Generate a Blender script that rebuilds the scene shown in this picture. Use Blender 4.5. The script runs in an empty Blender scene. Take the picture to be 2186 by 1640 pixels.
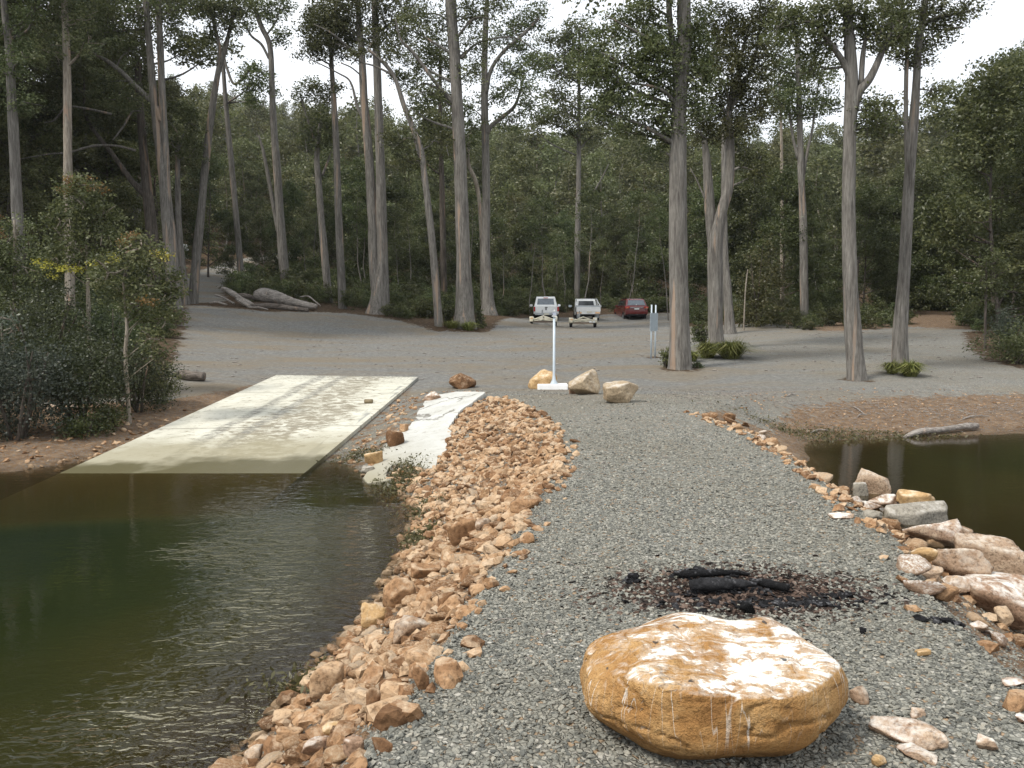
import bpy, bmesh, math, random
import numpy as np
from mathutils import Vector, Matrix

R = math.radians
SC = bpy.context.scene
COL = SC.collection
rng = np.random.default_rng(11)
random.seed(5)

# ------------------------------------------------------------------ camera
PW, PH, FPX = 2186.0, 1640.0, 1700.0        # photograph size and focal length in its pixels
PITCH, CAMZ = R(4.7), 1.65
cam = bpy.data.cameras.new("camera")
cam.sensor_width = 36.0
cam.lens = 36.0 * FPX / PW
cam.clip_start, cam.clip_end = 0.05, 3000.0
camo = bpy.data.objects.new("camera", cam)
COL.objects.link(camo)
camo.location = (0, 0, CAMZ)
camo.rotation_euler = (math.pi / 2 - PITCH, 0, 0)
SC.camera = camo

# ------------------------------------------------------------------ sky, sun, exposure
SUN_EL, SUN_AZ = R(52), R(-125)             # azimuth measured from +Y towards +X
world = bpy.data.worlds.new("World")
SC.world = world
world.use_nodes = True
nt = world.node_tree
nt.nodes.clear()
wo = nt.nodes.new("ShaderNodeOutputWorld")
bg = nt.nodes.new("ShaderNodeBackground")
sky = nt.nodes.new("ShaderNodeTexSky")
sky.sky_type = 'NISHITA'
sky.sun_disc = False
sky.sun_elevation = SUN_EL
sky.sun_rotation = SUN_AZ
tc = nt.nodes.new("ShaderNodeTexCoord")
mp = nt.nodes.new("ShaderNodeMapping")
mp.inputs['Scale'].default_value = (1.6, 1.6, 4.0)
nz = nt.nodes.new("ShaderNodeTexNoise")
nz.inputs['Scale'].default_value = 1.7
nz.inputs['Detail'].default_value = 6
rp = nt.nodes.new("ShaderNodeValToRGB")
rp.color_ramp.elements[0].position = 0.28
rp.color_ramp.elements[0].color = (0.70, 0.70, 0.70, 1)
rp.color_ramp.elements[1].position = 0.55
rp.color_ramp.elements[1].color = (1, 1, 1, 1)
mx = nt.nodes.new("ShaderNodeMix")
mx.data_type = 'RGBA'
mx.inputs[7].default_value = (7.15, 7.4, 7.75, 1)
nt.links.new(tc.outputs['Generated'], mp.inputs['Vector'])
nt.links.new(mp.outputs['Vector'], nz.inputs['Vector'])
nt.links.new(nz.outputs['Fac'], rp.inputs['Fac'])
nt.links.new(rp.outputs['Color'], mx.inputs[0])
nt.links.new(sky.outputs['Color'], mx.inputs[6])
nt.links.new(mx.outputs[2], bg.inputs['Color'])
bg.inputs['Strength'].default_value = 0.115
nt.links.new(bg.outputs[0], wo.inputs['Surface'])

sun = bpy.data.lights.new("sun", 'SUN')
sun.energy = 2.3
sun.angle = R(10)
sun.color = (1.0, 0.95, 0.87)
suno = bpy.data.objects.new("sun", sun)
COL.objects.link(suno)
sdir = Vector((math.cos(SUN_EL) * math.sin(SUN_AZ), math.cos(SUN_EL) * math.cos(SUN_AZ), math.sin(SUN_EL)))
suno.rotation_euler = sdir.to_track_quat('Z', 'Y').to_euler()
suno.location = (-20, -20, 40)

SC.view_settings.view_transform = 'Standard'
SC.view_settings.look = 'None'
SC.view_settings.exposure = 0.72
SC.view_settings.gamma = 1.0
SC.cycles.max_bounces = 6
SC.cycles.diffuse_bounces = 3
SC.cycles.glossy_bounces = 3
SC.cycles.transmission_bounces = 4
SC.cycles.transparent_max_bounces = 8
SC.cycles.caustics_reflective = False
SC.cycles.caustics_refractive = False

# ------------------------------------------------------------------ pixels -> points in the place
CP_, SP_ = math.cos(PITCH), math.sin(PITCH)

def ray(px, py):
    u, v = (px - PW / 2) / FPX, (PH / 2 - py) / FPX
    return np.array([u, CP_ + v * SP_, -SP_ + v * CP_])

def at_d(px, py, d):                       # point at distance d ahead of the viewpoint
    r = ray(px, py)
    p = r * (d / r[1])
    p[2] += CAMZ
    return p

def at_z(px, py, z):                       # point at height z
    r = ray(px, py)
    p = r * ((z - CAMZ) / r[2])
    p[2] += CAMZ
    return p

def smooth(a, b, x):
    t = np.clip((x - a) / (b - a), 0, 1)
    return t * t * (3 - 2 * t)

# ------------------------------------------------------------------ value noise (numpy)
_perm = np.random.default_rng(3).random((64, 64, 64))

def vnoise(P, s):
    Q = np.asarray(P) * s
    i = np.floor(Q).astype(int)
    f = Q - i
    f = f * f * (3 - 2 * f)
    i &= 63
    j = (i + 1) & 63
    x0, y0, z0, x1, y1, z1 = i[..., 0], i[..., 1], i[..., 2], j[..., 0], j[..., 1], j[..., 2]
    fx, fy, fz = f[..., 0], f[..., 1], f[..., 2]
    c = lambda a, b, t: a + (b - a) * t
    return c(c(c(_perm[x0, y0, z0], _perm[x1, y0, z0], fx), c(_perm[x0, y1, z0], _perm[x1, y1, z0], fx), fy),
             c(c(_perm[x0, y0, z1], _perm[x1, y0, z1], fx), c(_perm[x0, y1, z1], _perm[x1, y1, z1], fx), fy), fz) * 2 - 1

def fbm(P, s, o=4):
    r, a = 0, 1.0
    for k in range(o):
        r = r + a * vnoise(np.asarray(P) + 13.7 * k, s * 2 ** k)
        a *= 0.5
    return r

# ------------------------------------------------------------------ mesh and object helpers
def link_mesh(name, V, F, mat, parent=None, smooth_=False, attrs=None, origin=None):
    """V (n,3); F list of index arrays, each (m,k); one mesh object."""
    V = np.asarray(V, dtype=np.float64)
    if origin is not None:
        V = V - np.asarray(origin)
    me = bpy.data.meshes.new(name)
    F = [np.asarray(f, dtype=np.int32) for f in (F if isinstance(F, (list, tuple)) else [F]) if len(f)]
    me.vertices.add(len(V))
    me.vertices.foreach_set("co", V.astype(np.float32).ravel())
    nl = sum(f.size for f in F)
    npoly = sum(len(f) for f in F)
    me.loops.add(nl)
    me.polygons.add(npoly)
    me.loops.foreach_set("vertex_index", np.concatenate([f.ravel() for f in F]).astype(np.int32))
    tot = np.concatenate([np.full(len(f), f.shape[1], dtype=np.int32) for f in F])
    st = np.concatenate([[0], np.cumsum(tot)[:-1]]).astype(np.int32)
    me.polygons.foreach_set("loop_start", st)
    me.polygons.foreach_set("use_smooth", np.full(npoly, smooth_, dtype=bool))
    for k, a in (attrs or {}).items():
        at = me.attributes.new(k, 'FLOAT', 'POINT')
        at.data.foreach_set("value", np.asarray(a, dtype=np.float32))
    me.update(calc_edges=True)
    me.validate()
    if mat is not None:
        me.materials.append(mat)
    o = bpy.data.objects.new(name, me)
    COL.objects.link(o)
    if parent is not None:
        o.parent = parent
    return o

def link_bm(name, bm, mat, parent=None, smooth_=False, loc=None):
    me = bpy.data.meshes.new(name)
    bm.normal_update()
    bm.to_mesh(me)
    bm.free()
    if mat is not None:
        me.materials.append(mat)
    if smooth_:
        me.polygons.foreach_set("use_smooth", np.full(len(me.polygons), True))
    o = bpy.data.objects.new(name, me)
    COL.objects.link(o)
    if parent is not None:
        o.parent = parent
    if loc is not None:
        o.location = loc
    return o

def tag(o, label=None, cat=None, group=None, kind=None):
    if label: o['label'] = label
    if cat: o['category'] = cat
    if group: o['group'] = group
    if kind: o['kind'] = kind
    return o

def thing(name, loc, label, cat, group=None, rotz=0.0):
    o = bpy.data.objects.new(name, None)
    o.empty_display_size = 0.3
    COL.objects.link(o)
    o.location = tuple(loc)
    o.rotation_euler = (0, 0, rotz)
    return tag(o, label, cat, group)

def copy_tree(o, parent=None):
    c = o.copy()
    COL.objects.link(c)
    c.parent = parent
    for ch in o.children:
        copy_tree(ch, c)
    return c

class MB:
    """collects pieces of ONE mesh"""
    def __init__(self):
        self.v, self.f, self.t, self.n = [], {}, [], 0
    def add(self, V, F, tint=0.5):
        V = np.asarray(V)
        for f in (F if isinstance(F, (list, tuple)) else [F]):
            f = np.asarray(f)
            if len(f):
                self.f.setdefault(f.shape[1], []).append(f + self.n)
        self.v.append(V)
        self.t.append(np.broadcast_to(np.asarray(tint, dtype=float), (len(V),)))
        self.n += len(V)
    def build(self, name, mat, parent=None, smooth_=False, origin=None):
        F = [np.concatenate(x) for x in self.f.values()]
        return link_mesh(name, np.concatenate(self.v), F, mat, parent, smooth_, {'tint': np.concatenate(self.t)}, origin)

def resample(P, k):
    """Catmull-Rom through the rows of P (any columns), k steps per span"""
    P = np.asarray(P, dtype=float)
    if len(P) < 3:
        t = np.linspace(0, 1, k * (len(P) - 1) + 1)[:, None]
        return P[:1] + (P[-1:] - P[:1]) * t
    Q = np.vstack([2 * P[0] - P[1], P, 2 * P[-1] - P[-2]])
    out = []
    for i in range(1, len(Q) - 2):
        t = (np.arange(k) / k)[:, None]
        a, b, c, d = Q[i - 1], Q[i], Q[i + 1], Q[i + 2]
        out.append(0.5 * (2 * b + (c - a) * t + (2 * a - 5 * b + 4 * c - d) * t * t + (3 * b - 3 * c + d - a) * t ** 3))
    out.append(P[-1:])
    return np.vstack(out)

def tube(path, rad, n=8, cap=True, bump=0.0, flute=None, bs=0.8):
    """path (m,3), rad (m,) -> verts, [quads, caps]"""
    path, rad = np.asarray(path, float), np.asarray(rad, float)
    m = len(path)
    T = np.gradient(path, axis=0)
    T /= np.linalg.norm(T, axis=1)[:, None] + 1e-9
    ref = np.where(np.abs(T[:, 2:3]) > 0.8, np.array([[1.0, 0, 0]]), np.array([[0, 0, 1.0]]))
    if np.mean(np.abs(T[:, 2])) > 0.5:
        ref = np.broadcast_to(np.array([[1.0, 0.13, 0]]), T.shape)
    else:
        ref = np.broadcast_to(np.array([[0.05, 0.1, 1.0]]), T.shape)
    A = np.cross(T, ref); A /= np.linalg.norm(A, axis=1)[:, None] + 1e-9
    B = np.cross(T, A)
    th = np.arange(n) * 2 * math.pi / n
    r = rad[:, None] * np.ones((1, n))
    if flute is not None:
        r = r * (1 + flute[:, None] * (np.abs(np.sin(th * 2.5 + 0.6))[None, :] - 0.45))
    V = path[:, None, :] + r[..., None] * (np.cos(th)[None, :, None] * A[:, None, :] + np.sin(th)[None, :, None] * B[:, None, :])
    if bump:
        c = V - path[:, None, :]
        V = V + c * (bump * fbm(V * np.array([3, 3, 1.0 if bs < 2 else 3.0]), bs, 3))[..., None]
    V = V.reshape(-1, 3)
    i = np.arange(m - 1)[:, None] * n
    j = np.arange(n)[None, :]
    j2 = (j + 1) % n
    Q = np.stack([i + j, i + j2, i + n + j2, i + n + j], -1).reshape(-1, 4)
    F = [Q]
    if cap:
        F.append(np.array([list(range(n))[::-1]]))
        F.append(np.array([list(range((m - 1) * n, m * n))]))
    return V, F

def unit(n):
    v = rng.normal(size=(n, 3))
    return v / np.linalg.norm(v, axis=1)[:, None]

def leaf_quads(C, size, aspect=0.5, droop=0.5):
    n = len(C)
    d = unit(n)
    d[:, 2] = d[:, 2] * (1 - droop) - droop * 0.8
    d /= np.linalg.norm(d, axis=1)[:, None]
    s = np.cross(d, unit(n))
    s /= np.linalg.norm(s, axis=1)[:, None] + 1e-9
    size = np.broadcast_to(size, (n,))[:, None]
    V = np.stack([C - d * size * .5, C + s * size * aspect * .5 - d * size * .08, C + d * size * .5, C - s * size * aspect * .5 - d * size * .08], 1)
    return V.reshape(-1, 3), np.arange(4 * n).reshape(n, 4)

def clump_points(c, r, n, spray, per=26, shell=2.2):
    """leaf centres gathered in sprays inside an ellipsoid; returns points and a value per leaf"""
    ns = max(2, n // per)
    sp = unit(ns) * (rng.random(ns) ** (1 / shell))[:, None] * np.asarray(r) + np.asarray(c)
    k = rng.integers(0, ns, n)
    P = sp[k] + rng.normal(size=(n, 3)) * np.array([spray, spray, spray * .62])
    tint = np.clip(rng.normal(0.5, 0.2, ns)[k] + rng.normal(0, 0.13, n), 0, 1)
    return P, tint
# ------------------------------------------------------------------ materials
def mat(name, rough=0.85, spec=0.3):
    m = bpy.data.materials.new(name)
    m.use_nodes = True
    b = m.node_tree.nodes['Principled BSDF']
    b.inputs['Roughness'].default_value = rough
    b.inputs['Specular IOR Level'].default_value = spec
    return m, m.node_tree, b

class NT:
    """short-hand for a node tree"""
    def __init__(self, t): self.t = t
    def n(self, kind, **kw):
        x = self.t.nodes.new("ShaderNode" + kind)
        for k, v in kw.items():
            if k in x.bl_rna.properties: setattr(x, k, v)
        return x
    def l(self, a, b): self.t.links.new(a, b)
    def pos(self): return self.n('NewGeometry').outputs['Position']
    def objc(self): return self.n('TexCoord').outputs['Object']
    def mapv(self, v, scale, loc=(0, 0, 0)):
        m = self.n('Mapping'); m.inputs['Scale'].default_value = scale; m.inputs['Location'].default_value = loc
        self.l(v, m.inputs['Vector']); return m.outputs[0]
    def noise(self, v, s, detail=4, rough=0.55, dist=0.0, col=False):
        x = self.n('TexNoise'); x.inputs['Scale'].default_value = s; x.inputs['Detail'].default_value = detail
        x.inputs['Roughness'].default_value = rough; x.inputs['Distortion'].default_value = dist
        self.l(v, x.inputs['Vector']); return x.outputs['Color' if col else 'Fac']
    def ramp(self, f, *stops):
        x = self.n('ValToRGB'); r = x.color_ramp
        while len(r.elements) < len(stops): r.elements.new(0.5)
        for e, (p, c) in zip(r.elements, stops):
            e.position = p; e.color = (*(c if isinstance(c, tuple) else (c, c, c)), 1)
        self.l(f, x.inputs['Fac']); return x.outputs['Color']
    def mix(self, f, a, b, mode='MIX'):
        x = self.n('Mix', data_type='RGBA', blend_type=mode)
        for s, v in ((0, f), (6, a), (7, b)):
            if isinstance(v, (int, float)): x.inputs[s].default_value = v if s == 0 else (v, v, v, 1)
            elif isinstance(v, tuple): x.inputs[s].default_value = (*v, 1)
            else: self.l(v, x.inputs[s])
        return x.outputs[2]
    def math(self, op, a, b=0.0, clamp=False):
        x = self.n('Math', operation=op, use_clamp=clamp)
        for s, v in ((0, a), (1, b)):
            if isinstance(v, (int, float)): x.inputs[s].default_value = v
            else: self.l(v, x.inputs[s])
        return x.outputs[0]
    def attr(self, k): 
        x = self.n('Attribute'); x.attribute_name = k; return x.outputs['Fac']
    def rnd(self): return self.n('ObjectInfo').outputs['Random']
    def bump(self, h, strength=0.5, dist=0.02, normal=None):
        x = self.n('Bump'); x.inputs['Strength'].default_value = strength; x.inputs['Distance'].default_value = dist
        self.l(h, x.inputs['Height'])
        if normal is not None: self.l(normal, x.inputs['Normal'])
        return x.outputs[0]
    def sep(self, v):
        x = self.n('SeparateXYZ'); self.l(v, x.inputs[0]); return x.outputs

def plain(name, col, rough=0.6, spec=0.3, metal=0.0, vary=0.12, scale=6.0, coat=0.0):
    m, t, b = mat(name, rough, spec); k = NT(t)
    n_ = k.noise(k.objc(), scale, 4)
    c0 = tuple(max(0, c * (1 - vary)) for c in col); c1 = tuple(min(1, c * (1 + vary)) for c in col)
    k.l(k.ramp(n_, (0.3, c0), (0.7, c1)), b.inputs['Base Color'])
    b.inputs['Metallic'].default_value = metal
    if coat: b.inputs['Coat Weight'].default_value = coat
    return m

def leaf_material(name, lo, mid, hi, trans=0.42):
    m = bpy.data.materials.new(name); m.use_nodes = True
    t = m.node_tree; t.nodes.clear(); k = NT(t)
    out = k.n('OutputMaterial')
    c = k.ramp(k.attr('tint'), (0.1, lo), (0.5, mid), (0.95, hi))
    v = k.n('HueSaturation')
    k.l(c, v.inputs['Color'])
    h = k.math('MULTIPLY', k.rnd(), 0.04); h2 = k.math('ADD', h, 0.48)
    k.l(h2, v.inputs['Hue'])
    k.l(k.math('ADD', k.math('MULTIPLY', k.rnd(), 0.45), 0.78), v.inputs['Value'])
    d = k.n('BsdfDiffuse'); tr = k.n('BsdfTranslucent'); g = k.n('BsdfGlossy'); g.inputs['Roughness'].default_value = 0.45
    k.l(v.outputs[0], d.inputs['Color']); k.l(v.outputs[0], tr.inputs['Color'])
    a = k.n('MixShader'); a.inputs[0].default_value = trans
    k.l(d.outputs[0], a.inputs[1]); k.l(tr.outputs[0], a.inputs[2])
    b = k.n('MixShader'); b.inputs[0].default_value = 0.035
    k.l(a.outputs[0], b.inputs[1]); k.l(g.outputs[0], b.inputs[2])
    k.l(b.outputs[0], out.inputs['Surface'])
    return m

M = {}
M['leaf'] = leaf_material('eucalypt_leaves', (.049, .061, .022), (.102, .120, .043), (.198, .208, .096))
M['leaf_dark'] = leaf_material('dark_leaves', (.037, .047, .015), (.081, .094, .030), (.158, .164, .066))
M['leaf_far'] = leaf_material('hillside_leaves', (.064, .074, .028), (.126, .140, .054), (.205, .210, .100))
M['leaf_olive'] = leaf_material('olive_leaves', (.050, .056, .018), (.098, .105, .034), (.170, .168, .065))
M['leaf_blue'] = leaf_material('bluegrey_leaves', (.040, .054, .036), (.085, .102, .066), (.165, .178, .128))
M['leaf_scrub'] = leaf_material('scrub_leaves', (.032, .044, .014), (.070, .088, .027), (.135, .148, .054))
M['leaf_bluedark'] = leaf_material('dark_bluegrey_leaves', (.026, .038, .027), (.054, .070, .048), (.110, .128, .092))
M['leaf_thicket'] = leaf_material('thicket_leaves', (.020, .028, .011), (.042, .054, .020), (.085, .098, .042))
M['flower'] = leaf_material('wattle_flowers', (.22, .19, .03), (.36, .30, .045), (.52, .45, .10))
M['grass'] = leaf_material('tussock_blades', (.08, .10, .020), (.16, .185, .042), (.28, .28, .10), .3)
M['redleaf'] = leaf_material('reddish_young_leaves', (.12, .055, .022), (.18, .095, .035), (.24, .14, .05))

def bark_material(name, dark, grey, pale, orange, amount, vz=0.16, lying=False):
    m, t, b = mat(name, 0.9, 0.15); k = NT(t)
    p = k.objc()
    r = k.rnd()
    off = k.n('CombineXYZ'); k.l(k.math('MULTIPLY', r, 37.0), off.inputs[0]); k.l(k.math('MULTIPLY', r, 11.0), off.inputs[2])
    va = k.n('VectorMath', operation='ADD'); k.l(p, va.inputs[0]); k.l(off.outputs[0], va.inputs[1])
    q = va.outputs[0]
    st = k.noise(k.mapv(q, (1.2, 9, 9) if lying else (9, 9, 0.7)), 1.6, 6, 0.65)
    fine = k.noise(k.mapv(q, (4, 30, 30) if lying else (26, 26, 2.2)), 1.5, 4, 0.6)
    base = k.ramp(st, (0.28, dark), (0.46, grey), (0.72, pale))
    base = k.mix(k.ramp(fine, (0.35, 0.55), (0.6, 0.0)), base, dark)
    pt = k.noise(k.mapv(q, (2, 5, 5) if lying else (4, 4, 0.55)), 1.3, 5, 0.7, 0.5)
    base = k.mix(0.75, base, k.ramp(pt, (0.30, 0.42), (0.48, 0.9), (0.68, 1.25)), 'MULTIPLY')
    big = k.noise(k.mapv(q, (2.6, 2.6, vz)), 1.4, 3, 0.5, 0.3)
    om = k.ramp(big, (0.60 - amount, 0.0), (0.66 - amount, 0.85))
    base = k.mix(om, base, k.mix(fine, orange, pale))
    k.l(base, b.inputs['Base Color'])
    k.l(k.bump(k.math('ADD', st, k.math('MULTIPLY', fine, 0.6)), 0.9, 0.05), b.inputs['Normal'])
    return m

M['bark'] = bark_material('grey_bark', (.075, .066, .060), (.180, .167, .147), (.285, .270, .243), (.36, .21, .115), -0.005)
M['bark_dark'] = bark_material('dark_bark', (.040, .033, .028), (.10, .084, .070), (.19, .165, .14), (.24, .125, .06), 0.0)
M['bark_pale'] = bark_material('pale_bark', (.13, .105, .08), (.29, .25, .20), (.42, .38, .32), (.30, .12, .05), -0.03, 0.5)
M['deadwood'] = bark_material('weathered_wood', (.12, .10, .085), (.30, .27, .24), (.52, .48, .43), (.32, .20, .12), -0.02, 1.0, True)
M['deadwood_dark'] = bark_material('old_grey_wood', (.05, .042, .036), (.15, .125, .105), (.33, .29, .25), (.22, .12, .06), -0.02, 1.0, True)

# --- ground: gravel, dirt, litter, burn, by masks stored on the sheet
def gravel_nodes(k, p, scale):
    v = k.n('TexVoronoi'); v.inputs['Scale'].default_value = scale; k.l(p, v.inputs['Vector'])
    e = k.n('TexVoronoi', feature='DISTANCE_TO_EDGE'); e.inputs['Scale'].default_value = scale; k.l(p, e.inputs['Vector'])
    return v.outputs['Color'], e.outputs['Distance']

def ground_material():
    m, t, b = mat('ground', 0.95, 0.1); k = NT(t)
    p = k.pos()
    warp = k.noise(p, 9, 2, 0.5, 0, True)
    ws = k.n('VectorMath', operation='MULTIPLY_ADD')
    k.l(warp, ws.inputs[0]); ws.inputs[1].default_value = (.03, .03, .03); k.l(p, ws.inputs[2])
    q = ws.outputs[0]
    cc, ed = gravel_nodes(k, q, 42.0)
    cs = k.sep(cc)
    big = k.noise(p, 0.55, 5, 0.6)
    mid = k.noise(p, 3.2, 4, 0.6)
    # grey crushed stone
    g = k.ramp(cs[0], (0.0, (.145, .145, .130)), (0.45, (.235, .233, .202)), (0.8, (.31, .302, .258)), (1.0, (.45, .43, .38)))
    g = k.mix(k.ramp(cs[1], (0.90, 0.0), (0.93, 0.8)), g, (.33, .22, .13))
    g = k.mix(k.ramp(ed, (0.0, 0.55), (0.07, 0.0)), g, (.06, .06, .055))
    g = k.mix(k.ramp(big, (0.42, 0.0), (0.68, 0.38)), g, (.19, .165, .115))
    # worn car park: browner, finer
    cp = k.ramp(k.noise(p, 7, 8, 0.85), (0.3, (.112, .111, .103)), (0.5, (.202, .199, .186)), (0.7, (.36, .354, .33)))
    trk = k.noise(k.mapv(p, (0.12, 0.30, 0.3)), 1.6, 5, 0.65, 0.8)
    cp = k.mix(k.ramp(trk, (0.44, 0.0), (0.64, 0.7)), cp, k.mix(k.noise(p, 9, 5, .7), (.16, .125, .078), (.31, .245, .16)))
    cp = k.mix(k.ramp(k.noise(p, 5.5, 3, 0.6), (0.66, 0.0), (0.72, 0.55)), cp, (.30, .27, .22))
    col = k.mix(k.attr('worn'), g, cp)
    # orange dirt and rubble soil
    d = k.ramp(k.noise(q, 7, 6, 0.7), (0.3, (.105, .062, .034)), (0.5, (.235, .150, .088)), (0.7, (.37, .27, .175)))
    d = k.mix(k.ramp(cs[2], (0.72, 0.0), (0.78, 0.8)), d, (.20, .195, .18))
    d = k.mix(k.ramp(ed, (0.0, 0.6), (0.08, 0.0)), d, (.05, .035, .022))
    fm = k.math('ADD', k.attr('dirt'), k.math('MULTIPLY', k.math('SUBTRACT', mid, 0.5), 1.5))
    col = k.mix(k.ramp(fm, (0.42, 0.0), (0.58, 1.0)), col, d)
    # forest litter
    l = k.ramp(k.noise(p, 6, 6, 0.75), (0.3, (.030, .022, .014)), (0.5, (.085, .058, .036)), (0.72, (.19, .135, .09)))
    fl = k.math('ADD', k.attr('litter'), k.math('MULTIPLY', k.math('SUBTRACT', mid, 0.5), 1.2))
    col = k.mix(k.ramp(fl, (0.42, 0.0), (0.58, 1.0)), col, l)
    # burnt ring
    bn = k.ramp(k.noise(q, 16, 4, 0.7), (0.35, (.012, .011, .010)), (0.55, (.060, .042, .034)), (0.7, (.15, .098, .074)))
    fb = k.math('ADD', k.attr('burn'), k.math('MULTIPLY', k.math('SUBTRACT', k.noise(p, 7, 4, .65), 0.5), 1.5))
    col = k.mix(k.ramp(fb, (0.38, 0.0), (0.62, 1.0)), col, bn)
    # wet and weedy below the water line
    col = k.mix(k.attr('wet'), col, (.042, .030, .014))
    k.l(col, b.inputs['Base Color'])
    hh = k.math('ADD', k.math('MINIMUM', ed, 0.2), k.math('MULTIPLY', k.noise(p, 40, 3, .7), 0.12))
    k.l(k.bump(hh, 0.9, 0.06), b.inputs['Normal'])
    return m
M['ground'] = ground_material()

def stone_material(name, ramp, vary=0.4, dust=None, scale=5.0, speck=0.4, wet=False):
    """rock: colour by object and by the value kept on each stone, with veins, dust and pits"""
    m, t, b = mat(name, 0.92, 0.12); k = NT(t)
    p = k.objc()
    r = k.math('FRACT', k.math('ADD', k.rnd(), k.attr('tint')))
    w = k.n('VectorMath', operation='ADD'); k.l(p, w.inputs[0])
    cx = k.n('CombineXYZ')
    for i in range(3): k.l(k.math('MULTIPLY', r, 31.0 + i * 7), cx.inputs[i])
    k.l(cx.outputs[0], w.inputs[1]); q = w.outputs[0]
    n1 = k.noise(q, scale, 6, 0.68, 0.2)
    n2 = k.noise(q, scale * 7, 5, 0.7)
    f = k.math('ADD', k.math('MULTIPLY', n1, 0.75), k.math('MULTIPLY', k.math('SUBTRACT', r, 0.5), vary))
    c = k.ramp(k.math('ADD', f, 0.12), *ramp)
    c = k.mix(k.ramp(n2, (0.34, speck), (0.52, 0.0)), c, tuple(x * 0.35 for x in ramp[0][1]))
    if dust:
        up = k.sep(k.n('NewGeometry').outputs['Normal'])[2]
        dm = k.math('MULTIPLY', k.ramp(up, (0.15, 0.0), (0.75, 1.0)), k.ramp(k.noise(q, scale * 1.6, 6, .7), (0.46 - dust[1], 0.0), (0.66 - dust[1] * .5, 1.0)))
        c = k.mix(dm, c, dust[0])
    if wet:
        zz_ = k.math('ADD', k.sep(k.pos())[2], k.math('MULTIPLY', n1, 0.10))
        c = k.mix(k.ramp(k.math('ADD', zz_, 0.71), (0.08, 0.8), (0.13, 0.0)), c, k.mix(0.8, c, (.10, .075, .045), 'MIX'))
    k.l(c, b.inputs['Base Color'])
    k.l(k.bump(k.math('ADD', n1, k.math('MULTIPLY', n2, 0.5)), 0.7, 0.03), b.inputs['Normal'])
    return m
TAN = ((0.2, (.13, .070, .036)), (0.36, (.25, .140, .072)), (0.52, (.375, .230, .125)), (0.70, (.48, .345, .22)), (0.9, (.35, .30, .24)))
M['riprap'] = stone_material('orange_rock', TAN, 0.55, ((.50, .38, .26), -0.02), 5.0, 0.6, True)
M['rock_brown'] = stone_material('brown_rock', ((0.25, (.12, .068, .04)), (0.42, (.28, .19, .125)), (0.6, (.42, .31, .215)), (0.8, (.54, .45, .35))), 0.2, ((.56, .50, .42), 0.03), 6.0, 0.7)
M['rock_white'] = stone_material('whitened_rock', ((0.25, (.16, .095, .06)), (0.45, (.32, .21, .14)), (0.65, (.46, .35, .25)), (0.85, (.6, .5, .4))), 0.2, ((.72, .69, .63), 0.04), 7.0, 0.7)
M['rock_grey'] = stone_material('grey_rock', ((0.25, (.15, .135, .105)), (0.45, (.28, .255, .21)), (0.65, (.38, .35, .29)), (0.85, (.48, .45, .38))), 0.2, ((.5, .47, .42), 0.0), 5.0, 0.6)
M['rock_gold'] = stone_material('golden_rock', ((0.25, (.24, .145, .065)), (0.45, (.40, .255, .12)), (0.65, (.50, .345, .18)), (0.85, (.58, .45, .28))), 0.1, ((.66, .55, .40), 0.0), 5.0, 0.5)
M['rock_tan'] = stone_material('tan_grey_rock', ((0.25, (.16, .115, .070)), (0.45, (.30, .23, .15)), (0.65, (.42, .33, .22)), (0.85, (.52, .45, .36))), 0.1, ((.5, .46, .40), 0.02), 4.0, 0.5)
M['gravel'] = stone_material('gravel_stone', ((0.2, (.12, .122, .110)), (0.45, (.228, .227, .197)), (0.7, (.325, .315, .268)), (0.95, (.46, .42, .34))), 0.6, None, 20, 0.25)
M['charcoal'] = stone_material('charcoal', ((0.25, (.004, .004, .004)), (0.5, (.014, .014, .015)), (0.8, (.045, .045, .048))), 0.3, ((.16, .16, .165), -0.08), 9, 0.3)

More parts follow.
